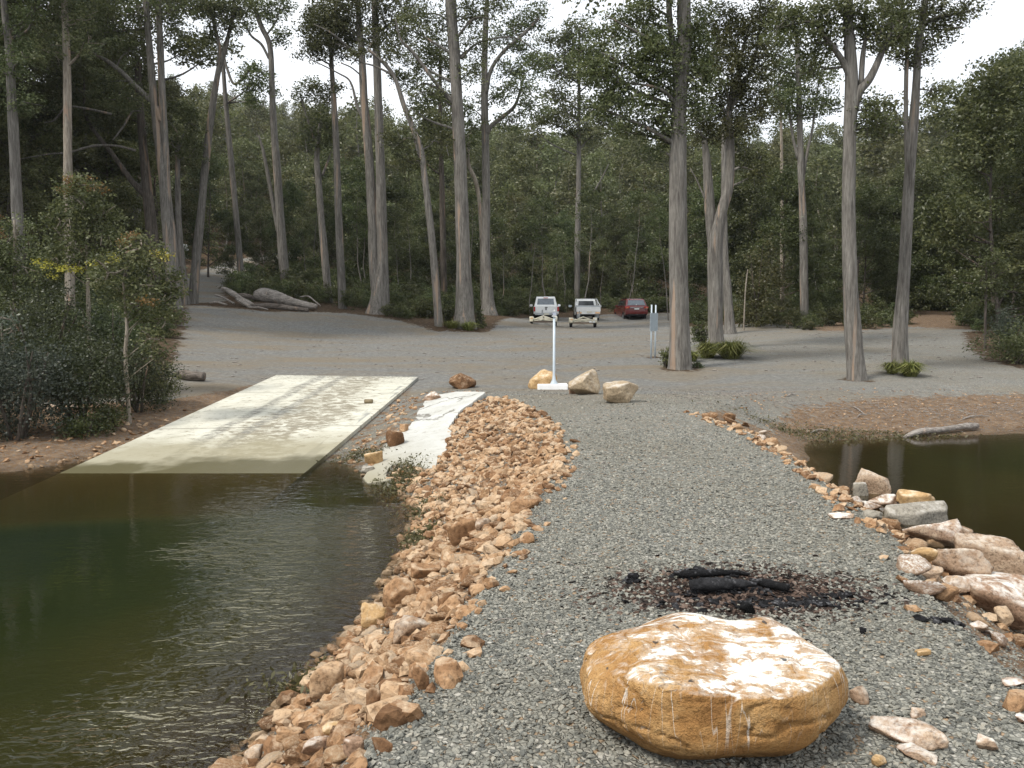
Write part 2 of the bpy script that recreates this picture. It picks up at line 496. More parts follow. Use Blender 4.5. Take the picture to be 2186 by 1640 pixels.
def boulder_material():
    m, t, b = mat('droppings_boulder', 0.9, 0.12); k = NT(t)
    p = k.objc()
    n1 = k.noise(p, 4.5, 7, 0.66, 0.2); n2 = k.noise(p, 42, 5, 0.72); n3 = k.noise(p, 14, 5, 0.6)
    c = k.ramp(n1, (0.28, (.22, .105, .038)), (0.44, (.38, .200, .072)), (0.60, (.49, .295, .125)), (0.78, (.57, .41, .23)))
    ck = k.math('ABSOLUTE', k.math('SUBTRACT', k.noise(k.mapv(p, (1, 1, 2.6)), 3.2, 3, 0.5, 1.0), 0.5))
    ck2 = k.ramp(ck, (0.0, 0.8), (0.012, 0.0))
    c = k.mix(k.math('MULTIPLY', ck2, k.ramp(k.noise(p, 5, 2), (0.5, 0.0), (0.6, 1.0))), c, (.10, .055, .025))
    n4 = k.noise(p, 110, 3, 0.7)
    c = k.mix(k.ramp(n4, (0.32, 0.5), (0.48, 0.0)), c, (.13, .075, .03))
    c = k.mix(k.ramp(n2, (0.30, 0.75), (0.46, 0.0)), c, (.17, .085, .025))
    c = k.mix(k.ramp(n3, (0.62, 0.0), (0.75, 0.45)), c, (.60, .47, .31))
    s = k.sep(p)
    nz_ = k.sep(k.n('NewGeometry').outputs['Normal'])[2]
    up = k.ramp(nz_, (0.50, 0.0), (0.72, 1.0))
    # droppings: smeared over the top, thinning out to the far left
    sm = k.math('ADD', k.math('MULTIPLY', k.noise(k.mapv(p, (2.6, 5.0, 2.0)), 2.6, 3, 0.6, 0.6), 0.52), k.math('MULTIPLY', k.noise(k.mapv(p, (1, 2.2, 1.0)), 11, 8, 0.72, 1.2), 0.48))
    side = k.ramp(k.math('ADD', k.math('MULTIPLY', s[0], 0.7), 0.5), (0.08, 0.02), (0.55, 0.12))
    w = k.math('MULTIPLY', k.ramp(k.math('ADD', sm, side), (0.60, 0.0), (0.635, 1.0)), up)
    # drips down the flanks
    an = k.math('ARCTAN2', s[1], s[0])
    cv = k.n('CombineXYZ'); k.l(k.math('MULTIPLY', an, 6.5), cv.inputs[0]); k.l(k.math('MULTIPLY', s[2], 1.6), cv.inputs[1])
    wob = k.noise(p, 6, 2)
    dn = k.n('TexNoise'); dn.inputs['Scale'].default_value = 1.5; dn.inputs['Detail'].default_value = 1.0; dn.inputs['Distortion'].default_value = 0.08
    k.l(cv.outputs[0], dn.inputs['Vector'])
    line = k.ramp(k.math('ABSOLUTE', k.math('SUBTRACT', dn.outputs['Fac'], 0.5)), (0.0, 1.0), (0.011, 0.0))
    low = k.ramp(k.noise(k.mapv(p, (3, 3, 0.01)), 3.0, 2), (0.47, 0.0), (0.60, 1.0))
    down = k.ramp(k.math('ADD', s[2], 0.5), (0.36, 0.0), (0.56, 1.0))
    dr = k.math('MULTIPLY', k.math('MULTIPLY', line, low), k.math('MULTIPLY', down, k.math('SUBTRACT', 1.0, up)))
    w = k.math('MAXIMUM', w, k.math('MULTIPLY', dr, 0.8))
    # powdery edge
    pw = k.math('MULTIPLY', k.ramp(k.math('ADD', sm, side), (0.52, 0.0), (0.63, 0.42)), up)
    w = k.math('MAXIMUM', w, pw)
    c = k.mix(w, c, (.84, .81, .74))
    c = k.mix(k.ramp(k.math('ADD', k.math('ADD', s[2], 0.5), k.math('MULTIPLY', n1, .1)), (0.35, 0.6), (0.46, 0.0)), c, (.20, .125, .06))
    bs = k.math('MULTIPLY', k.ramp(k.noise(p, 17, 2, .5), (0.70, 0.0), (0.73, 1.0)), up)
    c = k.mix(k.math('MULTIPLY', bs, 0.85), c, (.04, .045, .05))
    k.l(c, b.inputs['Base Color'])
    k.l(k.bump(k.math('ADD', k.math('ADD', k.math('ADD', n1, k.math('MULTIPLY', n2, 0.35)), k.math('MULTIPLY', n3, 0.5)), k.math('MULTIPLY', n4, 0.12)), 1.0, 0.05), b.inputs['Normal'])
    return m
M['boulder'] = boulder_material()

def concrete_material(name, ramp_=False):
    m, t, b = mat(name, 0.9, 0.15); k = NT(t)
    p = k.pos()
    if ramp_:
        ac, ur = k.attr('across'), k.attr('up_ramp')
        cv = k.n('CombineXYZ'); k.l(k.math('MULTIPLY', ac, 4.0), cv.inputs[0]); k.l(ur, cv.inputs[1]); p = cv.outputs[0]
    n1 = k.noise(p, 1.3, 6, 0.65); n2 = k.noise(p, 22, 5, 0.7)
    if ramp_:
        c = k.ramp(n1, (0.3, (.45, .435, .36)), (0.6, (.58, .565, .48)))
    else:
        c = k.ramp(n1, (0.3, (.40, .395, .36)), (0.6, (.52, .52, .49)))
    c = k.mix(k.ramp(n2, (0.3, 0.35), (0.5, 0.0)), c, (.30, .28, .22))
    if ramp_:
        s = (ac, ur)                               # across 0..1, metres up from the water line
        wob = k.math('MULTIPLY', k.math('SUBTRACT', k.noise(p, 0.35, 2), 0.5), 0.5)
        grit = k.noise(k.mapv(p, (1.6, 2.4, 1)), 2.2, 8, 0.78, 0.5)
        mid = k.ramp(k.math('ADD', s[0], wob), (0.30, 0.0), (0.50, 0.10), (0.72, 0.12), (0.88, 0.0))
        gm = k.ramp(k.math('ADD', grit, mid), (0.53, 0.0), (0.64, 0.9))
        c = k.mix(gm, c, (.20, .175, .125))
        for x0, w0 in ((0.33, 0.035), (0.475, 0.03)):
            tr = k.math('ABSOLUTE', k.math('SUBTRACT', k.math('ADD', s[0], k.math('MULTIPLY', wob, 0.25)), x0))
            tm = k.math('MULTIPLY', k.ramp(tr, (w0 * .6, 1.0), (w0 * 1.3, 0.0)), k.ramp(k.noise(k.mapv(p, (2, 3, 1)), 2.6, 7, .8), (0.40, 0.0), (0.56, 0.85)))
            c = k.mix(tm, c, (.165, .16, .14))
        tr = k.math('ABSOLUTE', k.math('SUBTRACT', k.math('ADD', s[0], k.math('MULTIPLY', s[1], -0.006)), 0.925))
        tm = k.math('MULTIPLY', k.ramp(tr, (0.02, 0.75), (0.026, 0.0)), k.ramp(k.noise(k.mapv(p, (1, .25, 1)), 2.0, 2), (0.45, 0.0), (0.5, 1.0)))
        c = k.mix(tm, c, (.22, .225, .21))
        for y0 in (7.1, 3.0):
            j = k.ramp(k.math('ABSOLUTE', k.math('SUBTRACT', k.math('ADD', s[1], k.math('MULTIPLY', wob, 0.10)), y0)), (0.012, 0.8), (0.03, 0.0))
            c = k.mix(j, c, (.12, .11, .085))
        # top gravelly dust, algae and wet foot
        tp = k.ramp(k.math('ADD', s[1], k.math('MULTIPLY', n1, 0.0)), (0.0, 0.0), (1.0, 1.0))
        wet = k.math('ADD', k.math('ADD', s[1], k.math('MULTIPLY', k.math('SUBTRACT', k.noise(p, 1.1, 4), 0.5), 2.2)), 0.0)
        c = k.mix(k.ramp(k.math('MULTIPLY', wet, 0.2), (0.26, 0.80), (0.50, 0.0)), c, (.26, .235, .155))
        c = k.mix(k.ramp(k.math('MULTIPLY', wet, 0.2), (0.02, 0.9), (0.12, 0.0)), c, (.085, .075, .035))
        top = k.math('MULTIPLY', k.ramp(k.math('MULTIPLY', s[1], 0.1), (0.78, 0.0), (1.0, 0.22)), 1.0)
        c = k.mix(k.ramp(k.math('ADD', k.noise(k.mapv(p, (5, 5, 1)), 3.0, 6, .75), top), (0.66, 0.0), (0.80, 0.8)), c, (.16, .155, .14))
        k.l(k.ramp(k.math('MULTIPLY', wet, 0.2), (0.05, 0.35), (0.2, 0.9)), b.inputs['Roughness'])
    else:
        z = k.sep(p)[2]
        c = k.mix(k.ramp(k.math('ADD', z, 0.72), (0.05, 0.85), (0.34, 0.0)), c, (.25, .225, .15))
        v = k.n('TexVoronoi', feature='DISTANCE_TO_EDGE'); v.inputs['Scale'].default_value = 0.28
        wv = k.n('VectorMath', operation='MULTIPLY_ADD'); k.l(k.noise(p, 3, 3, .6, 0, True), wv.inputs[0]); wv.inputs[1].default_value = (.5, .5, .5); k.l(p, wv.inputs[2])
        k.l(wv.outputs[0], v.inputs['Vector'])
        c = k.mix(k.math('MULTIPLY', k.ramp(v.outputs['Distance'], (0.003, 0.85), (0.010, 0.0)), k.ramp(k.noise(p, 0.8, 2), (0.5, 0.0), (0.56, 1.0))), c, (.12, .11, .09))
        c = k.mix(k.ramp(k.noise(p, 4, 7, .8), (0.56, 0.0), (0.68, 0.85)), c, (.22, .20, .16))
    k.l(c, b.inputs['Base Color'])
    k.l(k.bump(n2, 0.35, 0.01), b.inputs['Normal'])
    return m
M['ramp'] = concrete_material('ramp_concrete', True)
M['slab'] = concrete_material('slab_concrete')

def water_material():
    m = bpy.data.materials.new('lake_water'); m.use_nodes = True
    t = m.node_tree; t.nodes.clear(); k = NT(t)
    out = k.n('OutputMaterial')
    p = k.pos()
    ch = k.attr('chop')
    h1 = k.noise(k.mapv(p, (0.75, 1.5, 1)), 5.2, 2, 0.5, 0.8)
    h2 = k.noise(k.mapv(p, (1.0, 1.7, 1), (3, 5, 0)), 13, 2, 0.5, 0.9)
    h = k.math('ADD', h1, k.math('MULTIPLY', h2, 0.30))
    bp = k.n('Bump'); bp.inputs['Distance'].default_value = 0.055
    k.l(ch, bp.inputs['Strength']); k.l(h, bp.inputs['Height'])
    fr = k.n('Fresnel'); fr.inputs['IOR'].default_value = 1.33; k.l(bp.outputs[0], fr.inputs['Normal'])
    gl = k.n('BsdfGlossy'); gl.inputs['Roughness'].default_value = 0.02; k.l(bp.outputs[0], gl.inputs['Normal'])
    gl.inputs['Color'].default_value = (.95, .97, 1, 1)
    dp = k.attr('depth')
    tr = k.n('BsdfTransparent'); k.l(k.ramp(dp, (0.0, (.95, .93, .86)), (0.10, (.75, .66, .46)), (0.3, (.50, .42, .25))), tr.inputs['Color'])
    df = k.n('BsdfDiffuse')
    k.l(k.ramp(k.math('ADD', dp, k.math('MULTIPLY', k.math('SUBTRACT', k.noise(p, 0.35, 4), .5), .9)), (0.05, (.045, .034, .013)), (0.30, (.032, .029, .009)), (0.74, (.014, .0185, .006)), (0.97, (.0085, .0135, .0055))), df.inputs['Color'])
    a = k.n('MixShader')
    k.l(k.ramp(dp, (0.0, 0.02), (0.15, 0.36), (0.45, 0.84), (0.8, 1.0)), a.inputs[0])
    k.l(tr.outputs[0], a.inputs[1]); k.l(df.outputs[0], a.inputs[2])
    b = k.n('MixShader'); k.l(fr.outputs[0], b.inputs[0]); k.l(a.outputs[0], b.inputs[1]); k.l(gl.outputs[0], b.inputs[2])
    k.l(b.outputs[0], out.inputs['Surface'])
    return m
M['water'] = water_material()

M['white'] = plain('white_paint', (.74, .75, .74), 0.28, 0.5, coat=0.5, vary=0.05)
M['cream'] = plain('cream_paint', (.66, .63, .52), 0.4, 0.4, vary=0.1)
M['red'] = plain('dark_red_paint', (.125, .014, .013), 0.25, 0.5, coat=0.6, vary=0.1)
M['rubber'] = plain('rubber', (.016, .016, .016), 0.85, 0.2)
M['black'] = plain('black_plastic', (.012, .012, .013), 0.6, 0.3)
M['glass'] = plain('tinted_glass', (.10, .125, .15), 0.06, 0.8, vary=0.2)
M['glass_dark'] = plain('dark_glass', (.045, .05, .052), 0.06, 0.8, vary=0.2)
M['lamp_red'] = plain('red_lamp', (.42, .018, .014), 0.2, 0.5)
M['lamp_amber'] = plain('amber_lamp', (.75, .45, .22), 0.3, 0.5)
M['chrome'] = plain('chrome', (.65, .66, .67), 0.2, 0.5, 0.9)
M['galv'] = plain('galvanised_steel', (.42, .44, .45), 0.5, 0.4, 0.35, vary=0.15)
M['galv_light'] = plain('pale_steel', (.44, .50, .54), 0.5, 0.4, 0.15, vary=0.1)
M['signgrey'] = plain('sign_back', (.36, .41, .44), 0.55, 0.4, 0.1, vary=0.08)
M['postwhite'] = plain('white_concrete', (.80, .80, .79), 0.8, 0.2, vary=0.06)
M['boxgrey'] = plain('grey_box', (.36, .39, .46), 0.5, 0.3)
M['rust'] = plain('rusty_steel', (.20, .11, .06), 0.85, 0.2, vary=0.35)
M['trailer'] = plain('cream_trailer_steel', (.60, .56, .44), 0.55, 0.3, 0.0, vary=0.25)
M['brick'] = plain('brown_block', (.20, .16, .10), 0.9, 0.2, vary=0.25)
M['weed'] = leaf_material('water_weed', (.06, .055, .02), (.11, .105, .04), (.17, .16, .07))
# ------------------------------------------------------------------ the lie of the land
WATER = -0.71
# (photo x, photo y, distance): places whose height above the jetty follows from the photograph
SIGHT = [(1450,785,24),(1828,810,22),(1920,782,24.5),(1530,738,30),(1394,765,28),(990,697,45),(937,697,44.5),(1045,668,53),
 (810,668,50),(732,662,52),(702,645,56),(612,628,60),(518,625,60),(410,650,50),(600,652,50),(1160,698.5,52),(1245,699.5,52),
 (1166,688,57.5),(1256,686,58),(1360,687.5,62),(1490,692,50),(1700,710,40),(1850,706,40),(1600,688,46),(2000,660,60),
 (2060,690,45),(2186,792,25),(2110,750,30),(400,705,38),(400,765,28),(1093,760,29),(1093,720,42),(700,722,40),(700,762,29),
 (100,660,40),(0,705,30),(450,590,75),(400,562,84),(1200,660,70),(1700,650,62),(2150,640,66),(590,804,22.4),(893,806,22.4),
 (1700,815,22),(2186,840,19.5),(200,868,17),(60,880,16.3),(-200,800,20),(-600,700,34),(2600,800,22),(2600,690,40)]
FIXED = [(-60,150,22),(0,150,19),(60,150,19),(-90,260,56),(0,260,37),(90,260,37),(-200,260,58),(200,260,42),(-160,80,12),(160,80,6),
 (-200,400,64),(0,400,46),(200,400,48),(0,105,8.5),(50,105,8),(-50,105,13),(-100,30,3),(100,30,0.5)]
PTS = np.array([at_d(*s) for s in SIGHT] + [np.array(f, float) for f in FIXED])

def _rbf_fit(P):
    d = np.linalg.norm(P[:, None, :2] - P[None, :, :2], axis=2)
    n = len(P)
    A = np.zeros((n + 3, n + 3))
    A[:n, :n] = d - 1.5 * np.eye(n)
    A[:n, n] = 1; A[:n, n + 1:] = P[:, :2]; A[n:, :n] = A[:n, n:].T
    return np.linalg.solve(A, np.concatenate([P[:, 2], [0, 0, 0]]))
_W = _rbf_fit(PTS)

def land_h(X, Y):
    X, Y = np.asarray(X, float), np.asarray(Y, float)
    q = np.zeros_like(X) + _W[len(PTS)] + _W[len(PTS) + 1] * X + _W[len(PTS) + 2] * Y
    for i in range(len(PTS)):
        q += _W[i] * np.hypot(X - PTS[i, 0], Y - PTS[i, 1])
    return q

zl = lambda L, z: [tuple(at_z(x, y, z)[:2]) for x, y in L]
LG = zl([(735,1700),(812,1585),(872,1500),(915,1440),(985,1340),(1050,1245),(1098,1170),(1140,1090),(1185,1010),(1192,955),(1160,905),(1105,866),(1042,848)], 0)
RG = zl([(1480,882),(1600,925),(1700,985),(1800,1060),(1880,1130),(1930,1200),(1990,1290),(2080,1380),(2200,1480)], 0)
RT, LT = zl([(893,806)], 0)[0], zl([(590,804)], 0)[0]
TOP = [(-2.0, -12), (-0.9, -0.5)] + LG + [(-1.3, 17.6), (-2.2, 19.2)] + [RT, LT] + [(-7.4, 20.0), (-8.0, 18.4), (-10.5, 17.2), (-14, 16.8), (-40, 15.5), (-500, 15), (-500, 600), (500, 600), (500, 24),
       (40, 23), (16, 21.5), (9.0, 20.5), (5.6, 18.0)] + RG + [(2.3, 0), (2.6, -12)]
WL = zl([(500,1640),(575,1555),(650,1450),(708,1385),(772,1333),(830,1250),(868,1180),(892,1110),(862,1060),(848,1036),(790,1022),(742,996),(680,991),(135,1007),(0,1010),(-200,1000)], WATER)
WR = zl([(1722,941),(1850,938),(2000,931),(2186,925),(2500,915)], WATER)
shift = [(x + 1.05 - 0.03 * max(0, y - 6), y) for x, y in RG[1:]]
LAND = [(-3.2, -12), (-2.1, 0.0), (-1.75, 2.4)] + WL + [(-16, 12.3), (-40, 10), (-500, 9), (-500, 600), (500, 600), (500, 15), (40, 15.5)] + WR[::-1] + shift + [(3.4, 0), (3.7, -12)]

def poly_sd(X, Y, P):
    """signed distance to a closed polygon, positive inside"""
    P = np.asarray(P, float)
    d = np.full(X.shape, 1e9); ins = np.zeros(X.shape, bool)
    for (ax, ay), (bx, by) in zip(P, np.roll(P, -1, 0)):
        ex, ey = bx - ax, by - ay
        t = np.clip(((X - ax) * ex + (Y - ay) * ey) / (ex * ex + ey * ey + 1e-12), 0, 1)
        d = np.minimum(d, np.hypot(X - ax - t * ex, Y - ay - t * ey))
        if ay != by:
            c = ((ay <= Y) != (by <= Y)) & (X < ax + (Y - ay) * ex / (ey))
            ins ^= c
    return np.where(ins, d, -d)

# ramp: a flat slope between its two top corners and the water line
RBL, RBR = zl([(135, 1008)], WATER)[0], zl([(680, 991.5)], WATER)[0]
RTL, RTR, RBL, RBR = map(np.array, (LT, RT, RBL, RBR))
RAMP_U0, RAMP_U1 = 1.28, 0.0                 # goes on under the water
def ramp_xy(s, u):                            # s across 0..1, u from the top 0 to the water line 1
    return (RTL * (1 - s) + RTR * s) * (1 - u) + (RBL * (1 - s) + RBR * s) * u
RAMP_POLY = [ramp_xy(0, -0.0), ramp_xy(1, -0.0), ramp_xy(1, 1.3), ramp_xy(0, 1.3)]
_ty, _by = (RTL[1] + RTR[1]) / 2, (RBL[1] + RBR[1]) / 2
def ramp_h(X, Y):
    xs = (X - (RTL[0] + RBL[0]) / 2) 
    u = (RTL[1] + (RTR[1] - RTL[1]) * 0.5 - Y) / (_ty - _by)
    return 0.0 + WATER * u

def ground_h(X, Y):
    X, Y = np.asarray(X, float), np.asarray(Y, float)
    top = smooth(16.5, 22, Y) * land_h(X, Y) + (1 - smooth(16.5, 22, Y)) * np.where(X < -4.5, -0.22, 0.0)
    st, sl = poly_sd(X, Y, TOP), poly_sd(X, Y, LAND)
    t = np.clip(-st, 0, None) / (np.clip(-st, 0, None) + np.clip(sl, 0, None) + 1e-9)
    h = np.where(st >= 0, top, np.where(sl >= 0, top + (WATER - top) * t ** np.where(X > 4.6, 0.8, 0.95), WATER - np.minimum(-sl * np.where(X > 3, .16, .52), 2.6)))
    sr = poly_sd(X, Y, RAMP_POLY)
    rh = ramp_h(X, Y)
    k = smooth(-0.9, -0.12, sr)
    nr = smooth(40, 20, Y)
    P = np.stack([X, Y, np.zeros_like(X)], -1)
    h = h + nr * (1 - k) * (0.016 * fbm(P, 0.9, 3) + 0.008 * fbm(P, 4.0, 2)) + (1 - nr) * 0.10 * fbm(P, 0.22, 3)
    h = h * (1 - k) + (rh - 0.045) * k
    return h

def ground_at(px, py, z0=0.0):
    """where the line of sight meets the ground"""
    r = ray(px, py)
    t = np.concatenate([np.arange(1.5, 40, 0.02), np.arange(40, 140, .1)])
    P = r[None] * t[:, None] / r[1]
    P[:, 2] += CAMZ
    below = P[:, 2] < ground_h(P[:, 0], P[:, 1])
    i = int(np.argmax(below)) if below.any() else len(t) - 1
    p = P[i].copy()
    p[2] = float(ground_h(p[:1], p[1:2])[0])
    return p

def on_ground(x, y, dz=0.0):
    return np.array([x, y, float(ground_h(np.array([x]), np.array([y]))[0]) + dz])

def axis(*spans):
    out = []
    for a, b, s in spans:
        out.append(np.arange(a, b, s))
    return np.unique(np.round(np.concatenate(out + [[spans[-1][1]]]), 4))
gx = axis((-420, -120, 12), (-120, -40, 4), (-40, -12, 1.0), (-12, -4, .22), (-4, 5.5, .09), (5.5, 16, .3), (16, 40, 1.0), (40, 120, 4), (120, 420, 12))
gy = axis((-10, 1.2, .5), (1.2, 19, .1), (19, 34, .4), (34, 90, 1.0), (90, 200, 4), (200, 440, 10))
GX, GY = np.meshgrid(gx, gy)
P3 = np.stack([GX, GY, np.zeros_like(GX)], -1)
GZ = ground_h(GX, GY)
st, sl = poly_sd(GX, GY, TOP), poly_sd(GX, GY, LAND)
PARK = [tuple(at_d(*s)[:2]) for s in [(300,860,17.2),(345,800,22),(385,720,36),(395,662,49),(560,664,47),(740,668,49.5),(850,680,46.5),(930,706,43),(1035,705,43.5),(1065,682,50),(1120,676,59),(1300,668,66),(1440,668,66),
        (1480,704,47),(1640,690,46),(1720,712,39.5),(1840,712,39),(1960,700,42),(2060,704,40),(2080,745,31),(2110,775,27),(2300,810,22.5),(2600,860,18)]]
PARK = [(-7.6, 17.2)] + PARK + [(12, 17.5), (4, 14), (3, -12), (-2, -12)]
sp = poly_sd(GX, GY, PARK)
inside = smooth(-0.6, 0.9, sp)
litter = (1 - inside) * smooth(0.0, 1.0, st)
fire = at_z(1590, 1262, 0)
bur = np.exp(-(((GX - fire[0]) / 0.90) ** 2 + ((GY - fire[1]) / 0.50) ** 2)) * 1.15
dirt = smooth(0.12, -0.35, st)
_reddirt = (0 + np.where((GX > 10) & (GY > 39), smooth(0.5, -2.5, sp) * smooth(9, 15, GX), 0))
litter = litter * (1 - np.where((GX > 14) & (GY > 39) & (GY < 62), 0.9 * smooth(-14, -8, sp), 0))
bch = smooth(0.4, -0.6, st) * (GX > 4.2)
dirt = (lambda w, b, a: a * (1 - w) + b * w)(smooth(3.4, 4.8, GX), smooth(0.0, -1.5, st) * 0.80, dirt)
dirt = np.maximum(dirt, _reddirt)
strip = np.where((GX < 0) & (GX > -5) & (GY > 10), 0.38, 1.0)
dirt = dirt * np.where(strip < 1, np.where(poly_sd(GX, GY, RAMP_POLY) > -0.9, 0.45, 0.42), 1)
worn = smooth(14.0, 20, GY) * (0.95 - 0.55 * smooth(5, 12, GX) * smooth(48, 30, GY))
wet = smooth(WATER + 0.10, WATER - 0.10, GZ) * 0.9
# the forest track climbing behind the trees
TRACK = [tuple(at_d(*s)[:2]) for s in [(415, 640, 52), (420, 612, 64), (455, 586, 76), (520, 562, 88), (620, 545, 98)]]
td = np.full(GX.shape, 1e9)
for (ax, ay), (bx, by) in zip(TRACK[:-1], TRACK[1:]):
    ex, ey = bx - ax, by - ay
    t_ = np.clip(((GX - ax) * ex + (GY - ay) * ey) / (ex * ex + ey * ey), 0, 1)
    td = np.minimum(td, np.hypot(GX - ax - t_ * ex, GY - ay - t_ * ey))
litter = litter * (1 - smooth(2.6, 1.2, td))
for x_, y_, d_, r_ in [(1452,785,24,1.1),(1530,738,30,1.5),(1828,808,22,.9),(1922,782,24.5,1.0),(992,697,45,2.2),(937,697,44.5,1.2),(810,668,50,2.4),(732,662,52,1.6),(1044,668,53,1.8),(412,650,50,1.5),(1394,765,28,.6)]:
    c_ = at_d(x_, y_, d_)
    litter = np.maximum(litter, 0.68 * smooth(r_, r_ * .25, np.hypot(GX - c_[0], GY - c_[1])))
ny, nx = GX.shape
idx = np.arange(ny * nx).reshape(ny, nx)
Q = np.stack([idx[:-1, :-1], idx[:-1, 1:], idx[1:, 1:], idx[1:, :-1]], -1).reshape(-1, 4)
gr = link_mesh('ground', np.stack([GX, GY, GZ], -1).reshape(-1, 3), [Q], M['ground'], None, True,
               {'litter': litter.ravel(), 'burn': bur.ravel(), 'dirt': dirt.ravel(), 'worn': worn.ravel(), 'wet': wet.ravel()})
tag(gr, kind='structure')

# ------------------------------------------------------------------ water
wx = axis((-300, -40, 20), (-40, -10, 1.0), (-10, 8, .18), (8, 20, .5), (20, 300, 20))
wy = axis((-300, -20, 20), (-20, 0, 1.0), (0, 17, .18), (17, 24, 1))
WX, WY = np.meshgrid(wx, wy)
dep = np.clip(WATER - ground_h(WX, WY), 0, 3)
dn = 1 - np.exp(-dep * 1.1)
# a breeze ruffles the water beside the jetty; the far left and the far side lie calmer
chop = 0.09 + 1.0 * smooth(-3.3, -1.7, WX + 0.22 * (WY - 4)) * smooth(11.5, 7.0, WY) * (WX < 2) + 0.10 * smooth(11.0, 12.8, WY) * (WX < 2)
chop = chop * 0.85 * np.clip(0.72 + 0.75 * fbm(np.stack([WX, WY * 1.6, WX * 0], -1), 0.55, 3), .25, 1.3)
chop = np.where(WX > 2, 0.045, chop)
ny, nx = WX.shape
idx = np.arange(ny * nx).reshape(ny, nx)
Q = np.stack([idx[:-1, :-1], idx[:-1, 1:], idx[1:, 1:], idx[1:, :-1]], -1).reshape(-1, 4)
wa = link_mesh('water', np.stack([WX, WY, np.full_like(WX, WATER)], -1).reshape(-1, 3), [Q], M['water'], None, True, {'depth': dn.ravel(), 'chop': chop.ravel()})
tag(wa, kind='structure')

# ------------------------------------------------------------------ boat ramp (a 15 cm slab) and the old broken slab beside it
ramp_len = float(np.linalg.norm((RTL + RTR) / 2 - (RBL + RBR) / 2))
ns_, nu_ = 24, 60
S, U = np.meshgrid(np.linspace(0, 1, ns_), np.linspace(0, 1.3, nu_))
pt = (RTL[None, None] * (1 - S[..., None]) + RTR * S[..., None]) * (1 - U[..., None]) + (RBL * (1 - S[..., None]) + RBR * S[..., None]) * U[..., None]
zz = ramp_h(pt[..., 0], pt[..., 1]) + 0.03
Vt = np.concatenate([pt, zz[..., None]], -1).reshape(-1, 3)
Vb = Vt - np.array([0, 0, .15])
idx = np.arange(ns_ * nu_).reshape(nu_, ns_)
Q = np.stack([idx[:-1, :-1], idx[1:, :-1], idx[1:, 1:], idx[:-1, 1:]], -1).reshape(-1, 4)
n0 = len(Vt)
side = []
for e in (idx[0, :], idx[:, -1], idx[-1, ::-1], idx[::-1, 0]):
    side.append(np.stack([e[:-1], e[1:], e[1:] + n0, e[:-1] + n0], -1))
rm = link_mesh('boat_ramp', np.vstack([Vt, Vb]), [np.concatenate([Q] + side)], M['ramp'])
# texture space of the ramp: x 0..1 across, y metres up from the water line
me = rm.data
rm['kind'] = 'structure'
tag(rm, kind='structure')
nodes = M['ramp'].node_tree.nodes
at = me.attributes.new('across', 'FLOAT', 'POINT'); at.data.foreach_set('value', np.concatenate([S.ravel(), S.ravel()]).astype(np.float32))
at = me.attributes.new('up_ramp', 'FLOAT', 'POINT'); at.data.foreach_set('value', np.concatenate([((1 - U) * ramp_len).ravel()] * 2).astype(np.float32))

SLAB = [tuple(ground_at(x, y)[:2]) for x, y in [(914,851),(881,907),(823,956),(818,976),(776,1030),(786,1052),(826,1040),(815,1028),(832,995),(865,992),(920,1003),(936,978),(963,937),(952,918),(974,888),(1032,849),(969,845)]]
sx = [p[0] for p in SLAB]; sy = [p[1] for p in SLAB]
cx_, cy_ = np.arange(min(sx) - .2, max(sx) + .2, .022), np.arange(min(sy) - .2, max(sy) + .2, .022)
AX, AY = np.meshgrid(cx_, cy_)
jit = fbm(np.stack([AX, AY, AX * 0], -1), 2.2, 4) * 0.02 + .04
keep = poly_sd(AX, AY, SLAB) + jit > 0
_sp = np.array(SLAB); _g = ground_h(_sp[:, 0], _sp[:, 1])
_co = np.linalg.lstsq(np.c_[_sp, np.ones(len(_sp))], _g, rcond=None)[0]
AZ = AX * _co[0] + AY * _co[1] + _co[2] + 0.05
bm = bmesh.new()
vid = {}
for i in range(len(cy_) - 1):
    for j in range(len(cx_) - 1):
        if keep[i, j]:
            q = []
            for a, b in ((i, j), (i, j + 1), (i + 1, j + 1), (i + 1, j)):
                if (a, b) not in vid: vid[(a, b)] = bm.verts.new((AX[a, b], AY[a, b], AZ[a, b]))
                q.append(vid[(a, b)])
            bm.faces.new(q)
loose = [v for v in bm.verts if not v.link_faces]
ext = bmesh.ops.extrude_face_region(bm, geom=bm.faces[:])
for v in [g for g in ext['geom'] if isinstance(g, bmesh.types.BMVert)]:
    v.co.z -= 0.22
bmesh.ops.recalc_face_normals(bm, faces=bm.faces[:])
sl_ = link_bm('concrete_slab', bm, M['slab'])
tag(sl_, 'broken strip of bare white concrete running into the water beside the boat ramp', 'slab')
# ------------------------------------------------------------------ stones and rocks
_ico = {}
def ico(sub):
    if sub not in _ico:
        bm = bmesh.new()
        bmesh.ops.create_icosphere(bm, subdivisions=sub, radius=1)
        bm.verts.ensure_lookup_table()
        V = np.array([v.co[:] for v in bm.verts]); F = np.array([[v.index for v in f.verts] for f in bm.faces])
        bm.free()
        _ico[sub] = (V / np.linalg.norm(V, axis=1)[:, None], F)
    return _ico[sub]

